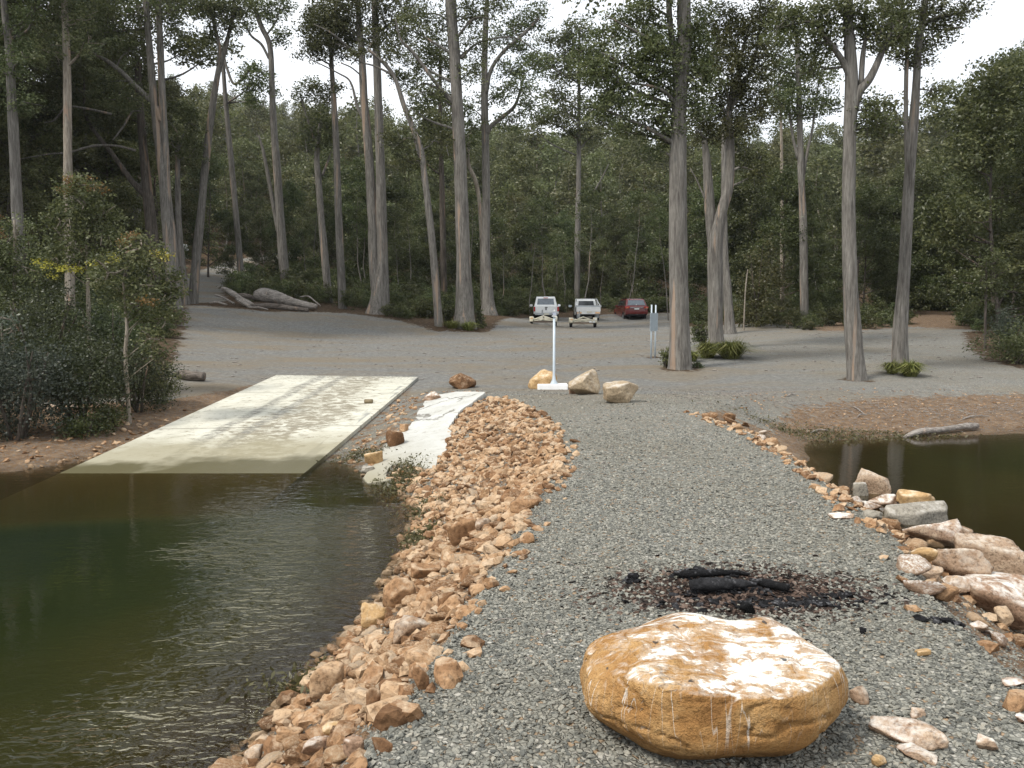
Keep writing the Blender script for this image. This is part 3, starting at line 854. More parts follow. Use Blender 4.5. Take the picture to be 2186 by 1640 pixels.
def rock_shape(sub, planes=11, p=16, rough=0.05, seed=0, extra=None, fs=1.3):
    """a body bounded by random planes, its edges worn; returns verts in a box of -.5 .. .5"""
    g = np.random.default_rng(seed)
    V, F = ico(sub)
    n = g.normal(size=(planes, 3)); n /= np.linalg.norm(n, axis=1)[:, None]
    n = np.vstack([n, np.eye(3), -np.eye(3)])
    d = np.concatenate([g.uniform(0.55, 1.0, planes), g.uniform(0.8, 1.1, 6)])
    if extra is not None:
        e = np.array(extra, float)
        n = np.vstack([n, e[:, :3] / np.linalg.norm(e[:, :3], axis=1)[:, None]]); d = np.concatenate([d, e[:, 3]])
    a = np.clip((V @ n.T) / d, 0, None)
    r = (a ** p).sum(1) ** (-1 / p)
    V = V * r[:, None]
    V = V * (1 + rough * fbm(V + seed * 3.1, fs, 4) + rough * .5 * np.abs(fbm(V + seed * 1.7, fs * 3.2, 3)))[:, None]
    lo, hi = V.min(0), V.max(0)
    return (V - (lo + hi) / 2) / (hi - lo), F

PROTO3 = [rock_shape(3, g + 3, 40 if i % 2 else 60, 0.10, 40 + i, None, 1.8) for i, g in enumerate([7, 8, 9, 10, 7, 8, 12, 9, 6, 8, 10, 7, 9, 8])]
PROTO2 = [rock_shape(2, 9, 50, 0.10, 90 + i, None, 1.8) for i in range(10)]
PROTO1 = [rock_shape(1, 6, 20, 0.05, 140 + i) for i in range(12)]

def rot(yaw, pitch=0.0, roll=0.0):
    return np.array(Matrix.Rotation(yaw, 3, 'Z') @ Matrix.Rotation(pitch, 3, 'X') @ Matrix.Rotation(roll, 3, 'Y'))

def place_rock(x0, x1, y0, y1, mk, label, seed, name='rock', cat='rock', dr=0.7, group=None, yaw=0.0, tilt=(0, 0), sub=5, planes=12, p=44, rough=0.085, sink=0.12, lift=0.0, extra=None, hk=None):
    b = ground_at((x0 + x1) / 2, y1 - 1)
    if b[2] < WATER - 0.05: b = at_z((x0 + x1) / 2, y1 - 1, WATER - 0.05)
    D = b[1]
    al = math.atan2(CAMZ - b[2], D)
    w = (x1 - x0) / FPX * (D / math.cos(PITCH) + .3 * (x1 - x0) / FPX * D * dr)
    app = (y1 - y0) / FPX * D / math.cos(al)
    h = max(0.16 * w, (app - dr * w * math.sin(al) * 0.75) / math.cos(al))
    if hk: h = hk * w
    V, F = rock_shape(sub, planes, p, rough, seed, extra)
    V = (V * np.array([w, dr * w, h * (1 + sink)])) @ rot(yaw, tilt[0], tilt[1]).T
    c = np.array([b[0] * (1 + .4 * dr * w / D), D + dr * w * 0.42, b[2] + lift])
    V[:, 2] += h * (1 - sink) / 2
    o = link_mesh(name, V, [F], M[mk], None, True, {'tint': np.zeros(len(V))})
    o.location = tuple(c)
    tag(o, label, cat, group)
    ROCKS.append((c[0], c[1], max(w, dr * w) * 0.42))
    return o
ROCKS = []

# the big boulder on the jetty, droppings over its top
bw, bd_, bh = 1.04, 0.76, 0.45
V, F = rock_shape(6, 0, 20, 0.0, 5, extra=[(.05, -.26, 1, .44), (-.2, -.95, -.02, .83), (.35, -.9, -.06, .86), (.80, -.6, .1, .88), (1, 0, .25, .90), (-1, -.25, .40, .90), (-.75, -.7, .15, .84),
               (-.7, .6, .5, .84), (.1, 1, .4, .88), (.7, .75, .3, .86), (0, -.75, -.75, .86), (.75, -.45, -.45, .95), (-.75, -.45, -.55, .90), (-.62, -.2, .95, .66), (.45, -.72, .60, .86), (-.15, -.72, .72, .83), (.65, .1, .75, .76), (0, .5, -.8, .8), (-.2, .6, 1, .62)])
V = V * np.array([bw, bd_, bh])
NV = V / np.linalg.norm(V, axis=1)[:, None]
V = V * (1 + 0.022 * fbm(V * 1.0, 6.5, 5) + 0.055 * fbm(V + 7, 2.6, 2))[:, None]
cr = np.abs(fbm(V * np.array([1, 1.0, 2.4]) + 3, 3.2, 3))
V = V * (1 - 0.042 * np.exp(-(cr / 0.055) ** 2))[:, None]
# hollow near the back of the top, the notch that cuts the far outline
V[:, 2] -= 0.05 * np.exp(-(((V[:, 0] - .10) / .10) ** 2 + ((V[:, 1] - .26) / .13) ** 2)) * (V[:, 2] > 0)
V[:, 2] += 0.055 * np.exp(-(((V[:, 0] + .10) / .17) ** 2 + ((V[:, 1] - .22) / .17) ** 2)) * (V[:, 2] > 0)
bb = at_z(1530, 1612, 0)
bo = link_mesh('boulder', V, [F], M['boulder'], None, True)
bo.location = (bb[0] + .05, bb[1] + bd_ * 0.36 - .075, 0.185)
tag(bo, 'big golden boulder with white bird droppings over its flat top, on the grey gravel', 'boulder')
ROCKS.append((bb[0], bb[1] + .3, .5))

place_rock(958, 1016, 796, 832, 'riprap', 'orange boulder sitting alone above the white concrete strip', 201, 'boulder', 'boulder', dr=.8, p=24, extra=[(-.5, 0, .85, .7), (.6, -.3, .7, .8), (.2, -.9, .3, .7)])
place_rock(1127, 1190, 788, 831, 'rock_gold', 'smooth golden boulder behind the white pole', 202, 'boulder', 'boulder', dr=.8, p=10, planes=3, extra=[(-.75, 0, .66, .62), (-.9, -.2, .2, .85)])
place_rock(1210, 1282, 788, 845, 'rock_tan', 'tan and grey split boulder beside the foot of the white pole', 203, 'boulder', 'boulder', dr=.75, planes=7, extra=[(.75, -.6, .25, .5), (-.5, 0, .8, .62)])
place_rock(1286, 1364, 811, 863, 'rock_tan', 'grey boulder with a brown cut face, last of the row by the pole', 204, 'boulder', 'boulder', dr=.85, p=18, planes=6, extra=[(.7, -.7, .1, .5), (-.2, -.2, 1, .7)])
place_rock(1214, 1248, 822, 843, 'rock_white', 'pale jagged stone leaning on the split boulder', 205, 'stone', 'stone', dr=.6)

for a in [
 (1882,2031,1074,1130,'rock_grey','long grey striated slab lying across the rocks by the brown water',301,dict(dr=.34,tilt=(0,-.06),p=60,planes=8,rough=.05)),
 (1917,2006,1046,1092,'rock_gold','yellow block standing behind the grey striated slab',302,dict(dr=.45,planes=6)),
 (1924,2052,1107,1178,'rock_white','rock crusted white with dark specks, below the grey striated slab',303,dict(dr=.55,planes=7)),
 (2039,2083,1124,1172,'rock_brown','dark brown block at the water behind the white crusted rock',304,dict(dr=.6)),
 (1976,2012,1137,1178,'riprap','small upright orange stone leaning on the white crusted rock',305,dict(dr=.6)),
 (1938,1994,1166,1206,'rock_gold','rounded mustard stone at the gravel edge beside the leaning brown slab',306,dict(dr=.8,p=10)),
 (1988,2106,1166,1258,'rock_brown','big brown slab leaning up against the rocks at the jetty edge',307,dict(dr=.55,planes=9,yaw=-.4,tilt=(.25,.25),p=50)),
 (2036,2200,1148,1242,'rock_brown','long smooth grey-brown slab along the water behind the leaning slab',308,dict(dr=.42,planes=8,yaw=-.45,tilt=(0,.12),p=50)),
 (1950,2008,1203,1238,'rock_brown','low brown stone below the mustard stone',309,dict(dr=.8)),
 (1980,2046,1247,1294,'riprap','tan block half buried in gravel below the leaning brown slab',310,dict(dr=.7)),
 (2061,2260,1226,1352,'rock_white','huge boulder with a whitened top where the rocks run out of the frame',311,dict(dr=.8,planes=7,yaw=-.3)),
 (2008,2094,1226,1274,'rock_white','flat pale stone wedged under the leaning brown slab',312,dict(dr=.6,yaw=-.3)),
 (1826,1902,1012,1064,'rock_brown','tilted plank-shaped rock pointing down to the brown water',313,dict(dr=.3,yaw=-.5,tilt=(0,.35),planes=7,p=60)),
 (1820,1852,1030,1068,'rock_grey','grey-green flake standing beside the tilted plank-shaped rock',314,dict(dr=.4,planes=4)),
 (1848,1920,1054,1088,'rock_white','mottled rust and white rock before the yellow block',315,dict(dr=.5)),
 (1828,1884,1070,1096,'rock_white','pinkish flat stone on the gravel edge left of the grey slab',316,dict(dr=.6)),
 (1840,1884,1088,1114,'rock_grey','grey wedge stone touching the end of the grey striated slab',317,dict(dr=.6)),
 (1770,1822,1083,1110,'rock_white','pale flat stone set in the gravel of the jetty',318,dict(dr=.7,hk=.2)),
 (1855,2020,1518,1599,'rock_white','long flat pink and white stone in the gravel beside the big boulder',319,dict(dr=.50,yaw=-.70,planes=9,sink=.15,hk=.24)),
 (1913,1999,1588,1627,'rock_white','flat tan stone just below the long pink and white stone',320,dict(dr=.5,yaw=-.6,sink=.15,hk=.26)),
 (1812,1853,1474,1508,'rock_brown','round brown stone close to the flank of the big boulder',321,dict(dr=.8,p=10)),
 (2084,2128,1576,1608,'rock_white','white and orange stone with a spotted face on the gravel',322,dict(dr=.6,yaw=-.5)),
 (1940,1974,1514,1538,'rock_white','pale knobbly stone above the long pink and white stone',323,dict(dr=.8)),
 (2132,2192,1446,1470,'rock_white','white flat stone at the frame edge on the gravel',324,dict(dr=.6,sink=.2,hk=.2)),
 (2141,2200,1480,1524,'riprap','tan and white stone at the frame edge below the white flat stone',325,dict(dr=.7)),
 (2160,2206,1524,1550,'rock_white','cream stone at the frame edge, lowest of three',326,dict(dr=.7)),
 (1955,1984,1389,1408,'rock_gold','small bright orange pebble lying in grey gravel above the boulder shoulder',327,dict(dr=.7)),
 (1858,1894,1616,1644,'rock_gold','orange stone in the gravel at the bottom of the frame',328,dict(dr=.8)),
 (2122,2165,1298,1345,'riprap','orange stone under the huge whitened boulder',329,dict(dr=.7)),
 (2068,2110,1325,1350,'rock_white','low pale stone before the huge whitened boulder',330,dict(dr=.7)),
 (778,819,963,998,'rock_gold','golden stone upright at the water end of the white concrete strip',331,dict(dr=.7)),
 (772,801,994,1013,'rock_grey','wet grey-green stone in the water by the white concrete strip',332,dict(dr=.8)),
 (823,864,918,957,'riprap','tan stone along the edge of the white concrete strip, middle of three',333,dict(dr=.8)),
 (852,872,905,926,'riprap','small tan stone along the edge of the white concrete strip, uppermost of three',334,dict(dr=.8)),
 (904,943,836,857,'rock_white','pale flat rock at the upper corner of the white concrete strip',335,dict(dr=.8)),
 (770,828,1290,1340,'rock_gold','pointed golden rock standing at the water edge of the rubble slope',336,dict(dr=.7,planes=6)),
 (814,889,1234,1304,'riprap','large rounded orange rock at the water, next above the pointed golden rock',337,dict(dr=.7)),
 (876,943,1202,1245,'riprap','blocky orange rock beside the large rounded one on the rubble slope',338,dict(dr=.7)),
 (830,921,1318,1370,'rock_brown','brown flat slab tilted on the rubble slope beside the pointed golden rock',339,dict(dr=.5,yaw=.4,tilt=(0,-.3))),
 (660,735,1422,1490,'riprap','largest orange block low on the rubble slope near the water',340,dict(dr=.6,planes=6)),
 (780,815,1478,1545,'riprap','slab standing on end in the rubble slope',341,dict(dr=.7)),
 (880,917,1426,1476,'riprap','pinkish wedge at the top edge of the rubble slope',342,dict(dr=.6)),
 (582,638,1518,1548,'riprap','flat orange stone lying out in the water of the rubble slope',343,dict(dr=.6)),
 (684,738,1548,1580,'rock_gold','golden bar-shaped stone low in the rubble slope',344,dict(dr=.6)),
 (592,648,1555,1592,'riprap','tan wedge at the water near the bottom of the frame',345,dict(dr=.7)),
 (642,718,1580,1618,'rock_white','pale cracked stone low in the rubble slope',346,dict(dr=.5,yaw=.4)),
 (732,780,1580,1622,'rock_white','round pale stone with a hollow at the gravel edge of the rubble slope',347,dict(dr=.8)),
 (953,1026,1111,1158,'riprap','long pale orange slab across the middle of the rubble slope',348,dict(dr=.4,yaw=.55,tilt=(0,-.3))),
 (1014,1049,1108,1140,'rock_brown','rust red stone at the end of the long pale slab',349,dict(dr=.7)),
 (1088,1152,1064,1098,'riprap','flat tan stone at the gravel edge above the rubble slope',350,dict(dr=.6)),
 (520,560,1600,1640,'rock_brown','wet brown stone at the water at the bottom of the frame',351,dict(dr=.7)),
]:
    kw = dict(a[7]); kw.setdefault('sub', 4)
    place_rock(*a[:6], a[6], **kw)

# riprap: the larger rocks as things of their own, the small stuff between them as rubble
protos = []
for i, (V, F) in enumerate(PROTO3):
    o = link_mesh('riprap_rock', V, [F], M['riprap'], None, True, {'tint': np.zeros(len(V))})
    protos.append(o)
def slope_ok(x, y):
    X, Y = np.array([x]), np.array([y])
    a, b = poly_sd(X, Y, TOP)[0], poly_sd(X, Y, LAND)[0]
    if x < 2:
        if poly_sd(X, Y, SLAB)[0] > -0.12 or poly_sd(X, Y, RAMP_POLY)[0] > -1.0: return False
        # between ramp and strip only gravel
        if y > 10.5 and x < np.interp(y, [10.5, 11.5, 14, 17], [-2.3, -1.75, -1.35, -0.7]): return False
        return -9 < a < (-0.14 if y < 8 else 0.08) and b > (0.02 if y < 9 else -0.12) and 0.5 < y < 16.2 and x > -4 and (y > 6 or rng.random() < .75)
    return -1.15 < a < 0.10 and 0.5 < y < 14.5 and x < 5
taken = list(ROCKS)
def try_spot(xr, yr, r, k=0.78):
    x, y = rng.uniform(*xr), rng.uniform(*yr)
    if not slope_ok(x, y): return None
    for a, b, c in taken:
        if (a - x) ** 2 + (b - y) ** 2 < (k * (c + r)) ** 2: return None
    taken.append((x, y, r))
    return x, y
used = set()
def put_rock(x, y, r, label, group, mk=None):
    i = int(rng.integers(len(protos)))
    o = protos[i]
    if i in used:
        o = o.copy(); COL.objects.link(o)
    used.add(i)
    p = on_ground(x, y, r * 0.28)
    o.location = tuple(p)
    o.rotation_euler = tuple(rng.uniform(-.35, .35, 2)) + (float(rng.uniform(0, 6.28)),)
    e = rng.uniform(.75, 1.35)
    o.scale = (2 * r * e, 2 * r / e * rng.uniform(.75, 1), 2 * r * rng.uniform(.42, .72))
    tag(o, label, 'rock', group)
    if mk and o.material_slots:
        o.material_slots[0].link = 'OBJECT'; o.material_slots[0].material = M[mk]
    return o
n = 0
for r_hi, r_lo, tries in ((.125, .085, 130), (.09, .065, 800), (.068, .05, 1700)):
    for _ in range(tries):
        if n >= 245: break
        r = rng.uniform(r_lo, r_hi) * .82
        yr = (1.5, 8.5) if r < .08 else (1.5, 16.2)
        s = try_spot((-3.4, 1.0), yr, r)
        if s:
            put_rock(*s, r, 'rough orange rock of the rubble slope between gravel jetty and water', 'orange rocks of the rubble slope by the ramp-side water'); n += 1
n = 0
for _ in range(1500):
    if n >= 60: break
    r = rng.uniform(.05, .13)
    s = try_spot((2.2, 4.9), (4.4, 14.5), r)
    if s:
        put_rock(*s, r, 'orange stone in the row edging the jetty beside the brown water', 'stones edging the jetty on its driftwood side', 'riprap' if rng.random() < .7 else 'rock_white'); n += 1
for i, o in enumerate(protos):
    if i not in used: bpy.data.objects.remove(o)

def rock_bake(name, pts, radii, protos_, material, flat=(.5, .85), tint=None, sink=.25, label=None, dz=0.0):
    mb = MB()
    for k, ((x, y, z), r) in enumerate(zip(pts, radii)):
        V, F = protos_[int(rng.integers(len(protos_)))]
        e = rng.uniform(.7, 1.35)
        W_ = (V * np.array([2 * r * e, 2 * r / e, 2 * r * rng.uniform(*flat)])) @ rot(rng.uniform(0, 6.3), rng.uniform(-.5, .5), rng.uniform(-.5, .5)).T
        mb.add(W_ + np.array([x, y, z + r * sink + dz]), F, rng.random())
    o = mb.build(name, material, None, False)
    return tag(o, kind='stuff')

pts, rad = [], []
cand = rng.uniform((-3.6, 1.0), (1.2, 16.4), size=(26000, 2))
a_, b_ = poly_sd(cand[:, 0], cand[:, 1], TOP), poly_sd(cand[:, 0], cand[:, 1], LAND)
ok = (a_ < np.where(cand[:, 1] < 8, -.05 + .30 * rng.random(len(cand)) ** 2.6, .06 + .22 * rng.random(len(cand)) ** 2)) & (b_ > np.where(cand[:, 1] < 9, -.10, -.3)) & (poly_sd(cand[:, 0], cand[:, 1], SLAB) < -0.02) & (poly_sd(cand[:, 0], cand[:, 1], RAMP_POLY) < -.35)
gap = (cand[:, 1] > 10.2) & (cand[:, 0] < np.interp(cand[:, 1], [10.2, 11.5, 14, 17], [-2.3, -1.75, -1.35, -0.6]))
ok &= ~gap | (rng.random(len(cand)) < .05)
cand = cand[ok]
cand = cand[(cand[:, 1] > 6.5) | (rng.random(len(cand)) < .85)][:4200]
cz = ground_h(cand[:, 0], cand[:, 1])
rad = np.clip(np.exp(rng.normal(-3.3, .38, len(cand))), .018, .085)
big = rad > .05
rock_bake('rubble', np.c_[cand, cz][big], rad[big], PROTO2, M['riprap'])
rock_bake('rubble', np.c_[cand, cz][~big], rad[~big], PROTO1, M['riprap'], label='b')
# orange scatter on the left bank, under the bushes and beside the ramp
c1 = rng.uniform((-13, 12.3), (-5.5, 17.5), size=(650, 2))
s_ = poly_sd(c1[:, 0], c1[:, 1], TOP); l_ = poly_sd(c1[:, 0], c1[:, 1], LAND)
c1 = c1[(s_ < .3) & (l_ > -.15) & (poly_sd(c1[:, 0], c1[:, 1], RAMP_POLY) < -.12)]
c2 = rng.uniform((4.5, 14.5), (16, 20.5), size=(900, 2))
c2 = c2[(poly_sd(c2[:, 0], c2[:, 1], LAND) > 0) & (poly_sd(c2[:, 0], c2[:, 1], TOP) < .2)]
c3 = rng.uniform((2.2, 2.8), (4.6, 14), size=(2000, 2))
c3 = c3[(np.abs(poly_sd(c3[:, 0], c3[:, 1], TOP) + .45) < .62) & ((c3[:, 1] > 6) | (rng.random(len(c3)) < .2))]
c4 = rng.uniform((-3.4, 11.5), (-.6, 19), size=(420, 2))
c4 = c4[(poly_sd(c4[:, 0], c4[:, 1], SLAB) < -.05) & (poly_sd(c4[:, 0], c4[:, 1], RAMP_POLY) < -.1) & (poly_sd(c4[:, 0], c4[:, 1], LAND) > -.1)]
cc = np.vstack([c1, c2, c3, c4])
rr = np.concatenate([rng.uniform(.02, .065, len(c1)), rng.uniform(.010, .030, len(c2)), rng.uniform(.02, .06, len(c3)), rng.uniform(.012, .05, len(c4))])
rock_bake('rubble', np.c_[cc, ground_h(cc[:, 0], cc[:, 1])], rr, PROTO1, M['riprap'], (.35, .7))

# gravel: loose grey stones over the near part of the jetty, thinning with distance
def hull_stone(seed):
    g = np.random.default_rng(seed)
    bm = bmesh.new()
    for _ in range(11):
        v = g.normal(size=3); v = v / np.linalg.norm(v) * g.uniform(.8, 1.1)
        bm.verts.new(v * np.array([1, .75, .5]))
    r = bmesh.ops.convex_hull(bm, input=bm.verts[:])
    bmesh.ops.delete(bm, geom=[e for e in r['geom_interior'] if isinstance(e, bmesh.types.BMVert)], context='VERTS')
    bm.verts.index_update()
    V = np.array([v.co[:] for v in bm.verts]); F = np.array([[v.index for v in f.verts] for f in bm.faces])
    bm.free()
    return V, F
HS = [hull_stone(i) for i in range(24)]
gp, gr_ = [], []
for (y0, y1, x0, x1, dens, s0, s1) in ((1.0, 5.2, -2.2, 3.4, 2500, .007, .020), (5.2, 8.0, -1.6, 3.9, 1250, .008, .021), (8.0, 12.0, -1.6, 4.4, 420, .010, .024), (12, 20, -2.8, 5.0, 60, .014, .03)):
    m_ = int((y1 - y0) * (x1 - x0) * dens)
    c = np.c_[rng.uniform(x0, x1, m_), rng.uniform(y0, y1, m_)]
    a = poly_sd(c[:, 0], c[:, 1], TOP)
    keep_ = (a > -0.06) | ((a > -1.2) & (rng.random(m_) < np.where(c[:, 0] < 1, .28, .3)) & (poly_sd(c[:, 0], c[:, 1], LAND) > .1))
    keep_ &= poly_sd(c[:, 0], c[:, 1], RAMP_POLY) < -.05
    keep_ &= np.exp(-(((c[:, 0] - fire[0]) / .62) ** 2 + ((c[:, 1] - fire[1]) / .36) ** 2)) < rng.uniform(.15, .8, m_)
    c = c[keep_]
    gp.append(c); gr_.append(s0 + (s1 - s0) * rng.random(len(c)) ** 2.2)
gp = np.vstack(gp); gr_ = np.concatenate(gr_)
gz = ground_h(gp[:, 0], gp[:, 1])
N_ = len(gp)
mb = MB()
which = rng.integers(0, len(HS), N_)
for k in range(len(HS)):
    i = np.where(which == k)[0]
    if not len(i): continue
    V, F = HS[k]
    yaw = rng.uniform(0, 6.283, len(i)); tl = rng.normal(0, .28, len(i))
    s = gr_[i][:, None, None] * V[None] * rng.uniform(.8, 1.25, (len(i), 1, 3))
    z = s[..., 2] + s[..., 0] * tl[:, None]
    x = s[..., 0] * np.cos(yaw)[:, None] - s[..., 1] * np.sin(yaw)[:, None]
    y = s[..., 0] * np.sin(yaw)[:, None] + s[..., 1] * np.cos(yaw)[:, None]
    W_ = np.stack([x + gp[i, 0:1], y + gp[i, 1:2], z + (gz[i] + gr_[i] * .22)[:, None]], -1)
    FF = (F[None] + (np.arange(len(i)) * len(V))[:, None, None]).reshape(-1, 3)
    mb.add(W_.reshape(-1, 3), FF, np.repeat(rng.random(len(i)), len(V)))
tag(mb.build('gravel', M['gravel'], None, False), kind='stuff')

# burnt stones and charcoal crumbs of the fire place
c = np.c_[rng.normal(fire[0], .44, 1700), rng.normal(fire[1], .22, 1700)]
rock_bake('charcoal_crumbs', np.c_[c, ground_h(c[:, 0], c[:, 1])], rng.uniform(.005, .015, 1700), HS, stone_material('burnt_stone', ((0.2, (.018, .014, .012)), (0.45, (.07, .048, .038)), (0.7, (.14, .095, .072)), (0.95, (.22, .17, .14))), 0.8, None, 20, .3), (.4, .8))
c = np.vstack([np.c_[rng.normal(*q)] .T if False else np.c_[rng.normal(q[0], q[2], q[4]), rng.normal(q[1], q[3], q[4])] for q in
               [(*at_z(1500, 1228, 0)[:2], .10, .03, 70), (*at_z(1740, 1290, 0)[:2], .17, .03, 90), (*at_z(1600, 1285, 0)[:2], .22, .05, 80), (*at_z(2005, 1332, 0)[:2], .07, .012, 50), (*at_z(1350, 1240, 0)[:2], .03, .015, 25), (*at_z(1470, 1222, 0)[:2], .05, .02, 60), (*at_z(1560, 1262, 0)[:2], .16, .03, 120), (*at_z(1800, 1275, 0)[:2], .10, .03, 50)]])
rock_bake('charcoal_crumbs', np.c_[c, ground_h(c[:, 0], c[:, 1])], rng.uniform(.008, .024, len(c)), HS, M['charcoal'], (.4, .8))

def log_obj(name, pts, rad, material, label, cat, n=12, bump=.12, k=6, parts=None, flat_end=True):
    P = resample(np.c_[np.asarray(pts, float), np.asarray(rad, float)], k)
    V, F = tube(P[:, :3], P[:, 3], n, True, bump, None, 9.0 if material is M['charcoal'] else 0.8)
    o = link_mesh(name, V, F, material, None, True, {'tint': np.zeros(len(V))}, origin=pts[0])
    o.location = tuple(pts[0])
    return tag(o, label, cat)
q = lambda x, y, z: at_z(x, y, z)
log_obj('charred_log', [q(1474,1250,.05), q(1520,1247,.055), q(1575,1246,.055), q(1615,1248,.05)], [.030, .040, .027, .013], M['charcoal'], 'thick burnt black log with ash grey face lying in the fire patch', 'log', 22, .22, 10)
log_obj('charred_log', [q(1600,1240,.04), q(1640,1246,.04), q(1684,1256,.035)], [.016, .026, .022], M['charcoal'], 'short burnt black log end beside the thick charred log', 'log', 18, .25, 10)
log_obj('charred_log', [q(1440,1222,.03), q(1475,1226,.035), q(1560,1222,.03), q(1600,1226,.02)], [.014, .022, .016, .010], M['charcoal'], 'thin burnt branch behind the thick charred log', 'log', 14, .3, 8)
place_rock(1578, 1612, 1286, 1314, 'charcoal', 'black burnt lump just behind the big boulder', 401, 'charcoal_lump', 'charcoal', sub=3)
place_rock(1835, 1849, 1342, 1358, 'charcoal', 'small black coal alone on the gravel beside the big boulder', 402, 'charcoal_lump', 'charcoal', sub=3)
place_rock(1340, 1364, 1224, 1244, 'charcoal', 'black burnt lump at the far side of the fire patch, by an orange chip', 403, 'charcoal_lump', 'charcoal', sub=3)

# driftwood on the far beach
b0, b1 = ground_at(1930, 936), ground_at(2085, 919)
log_obj('driftwood_log', [b0 + (0, 0, .02), b0 * .8 + b1 * .2 + (0, 0, .10), b0 * .5 + b1 * .5 + (0, 0, .09), b0 * .2 + b1 * .8 + (0, 0, .11), b1 + (0, 0, .09)], [.03, .062, .058, .066, .06], M['deadwood'], 'pale driftwood log lying at the edge of the brown water', 'log', 12, .12)
for (x0, y0, x1, y1, lab) in ((2054,897,2104,891,'dark forked stick on the beach above the driftwood log'), (1822,870,1846,888,'curved white stick on the beach, upper of two close together'), (1830,892,1850,889,'short white stick on the beach, lower of two close together'), (1730,927,1768,922,'thin pale stick near the mossy water edge'), (1680,848,1700,846,'tiny pale twig on the grey flat')):
    a, b = ground_at(x0, y0), ground_at(x1, y1)
    mid_ = (a + b) / 2 + np.array([0, .06, .05])
    log_obj('stick', [a + (0, 0, .02), mid_, b + (0, 0, .03)], [.012, .017, .010], M['deadwood'], lab, 'stick', 6, .1, 4)
# chips of bark and wood on the beach and by the boulders
mb = MB()
c = rng.uniform((3.2, 15.4), (15, 20.5), size=(1500, 2)); c = c[(poly_sd(c[:, 0], c[:, 1], LAND) > .1)]
c8 = np.c_[rng.uniform(4.5, 16, 900), np.zeros(900)]; c8[:, 1] = 17.4 + .14 * (c8[:, 0] - 4) + rng.normal(0, .45, 900); c = np.vstack([c, c8])
c5 = np.c_[rng.normal(4.6, .5, 60), rng.normal(15.4, .5, 60)]
c6 = rng.uniform((-1.2, 3.0), (3.2, 14), size=(130, 2)); c6 = c6[poly_sd(c6[:, 0], c6[:, 1], TOP) > .1]
c7 = rng.uniform((-12, 22), (22, 48), size=(1100, 2)); c7 = c7[poly_sd(c7[:, 0], c7[:, 1], PARK) > -1.5]
c = np.vstack([c, c5, c6, c7])
for x, y in c:
    z = float(ground_h(np.array([x]), np.array([y]))[0])
    L = rng.uniform(.02, .12) if y < 21 else rng.uniform(.05, .2); a = rng.uniform(0, 3.14)
    d = np.array([math.cos(a), math.sin(a), rng.uniform(-.1, .15)]) * L
    V, F = tube([np.array([x, y, z + .012]) - d / 2, np.array([x, y, z + .02]), np.array([x, y, z + .014]) + d / 2], np.array([.4, 1, .5]) * rng.uniform(.003, .009) * (1 if y < 21 else 2.2), 4)
    mb.add(V, F, rng.random())
tag(mb.build('wood_litter', M['deadwood']), kind='stuff')

# weed along the water lines
mb = MB()
def weed(px, py, rx, ry, n, z=None):
    c = ground_at(px, py)
    C = c + rng.normal(size=(n, 3)) * np.array([rx, ry, 0])
    C[:, 2] = np.maximum(ground_h(C[:, 0], C[:, 1]), WATER) + rng.uniform(.0, .07, n)
    V, F = leaf_quads(C, rng.uniform(.03, .08, n), .35, .1); mb.add(V, F, np.repeat(rng.random(n), 4))
weed(858, 1022, .16, .42, 1500); weed(905, 1090, .12, .18, 500); weed(895, 1150, .10, .22, 600); weed(770, 975, .25, .2, 500)
weed(1780, 935, 1.0, .14, 900); weed(1900, 929, .9, .06, 450); weed(1720, 930, .5, .3, 500); weed(620, 1480, .12, .12, 200)
tag(mb.build('water_weed', M['weed']), kind='stuff')

# brown block used as a wheel chock on the ramp
c = ground_at(787, 868)
bm = bmesh.new(); bmesh.ops.create_cube(bm, size=1)
for v in bm.verts: v.co = Vector((v.co.x * .20, v.co.y * .12, v.co.z * .09))
bmesh.ops.bevel(bm, geom=bm.edges[:], offset=.012, segments=2, affect='EDGES')
for v in bm.verts: v.co += Vector(vnoise(np.array([v.co[:]]) + i_, 20)[0] * .006 for i_ in (0, 3, 7))
o = link_bm('wheel_chock', bm, M['brick'], None, True, (c[0], c[1], c[2] + .115)); o.rotation_euler = (0, 0, .1)
o.location.z = ramp_h(c[0], c[1]) + .03 + .045
tag(o, 'small brown block left lying on the concrete boat ramp', 'block')
# ------------------------------------------------------------------ vehicles, trailers, pole, sign
def bm_box(bm, c, s, rotm=None):
    r = bmesh.ops.create_cube(bm, size=1)
    for v in r['verts']:
        p = Vector((v.co.x * s[0], v.co.y * s[1], v.co.z * s[2]))
        if rotm is not None: p = rotm @ p
        v.co = p + Vector(c)
    return r['verts']

def box(name, c, s, m, parent, bev=0.01, rotm=None):
    bm = bmesh.new(); bm_box(bm, (0, 0, 0), s)
    if bev: bmesh.ops.bevel(bm, geom=bm.edges[:], offset=bev, segments=2, affect='EDGES')
    if rotm is not None:
        for v in bm.verts: v.co = rotm @ v.co
    return link_bm(name, bm, m, parent, False, c)

def prism(prof, bev=0.03):
    """(y, z, half width) round the side view -> closed body"""
    bm = bmesh.new()
    L = [bm.verts.new((-w, y, z)) for y, z, w in prof]
    Rr = [bm.verts.new((w, y, z)) for y, z, w in prof]
    bm.faces.new(L); bm.faces.new(Rr[::-1])
    n = len(prof)
    for i in range(n):
        j = (i + 1) % n
        bm.faces.new((L[j], L[i], Rr[i], Rr[j]))
    bmesh.ops.recalc_face_normals(bm, faces=bm.faces[:])
    if bev: bmesh.ops.bevel(bm, geom=bm.edges[:], offset=bev, segments=3, affect='EDGES', profile=.6)
    return bm

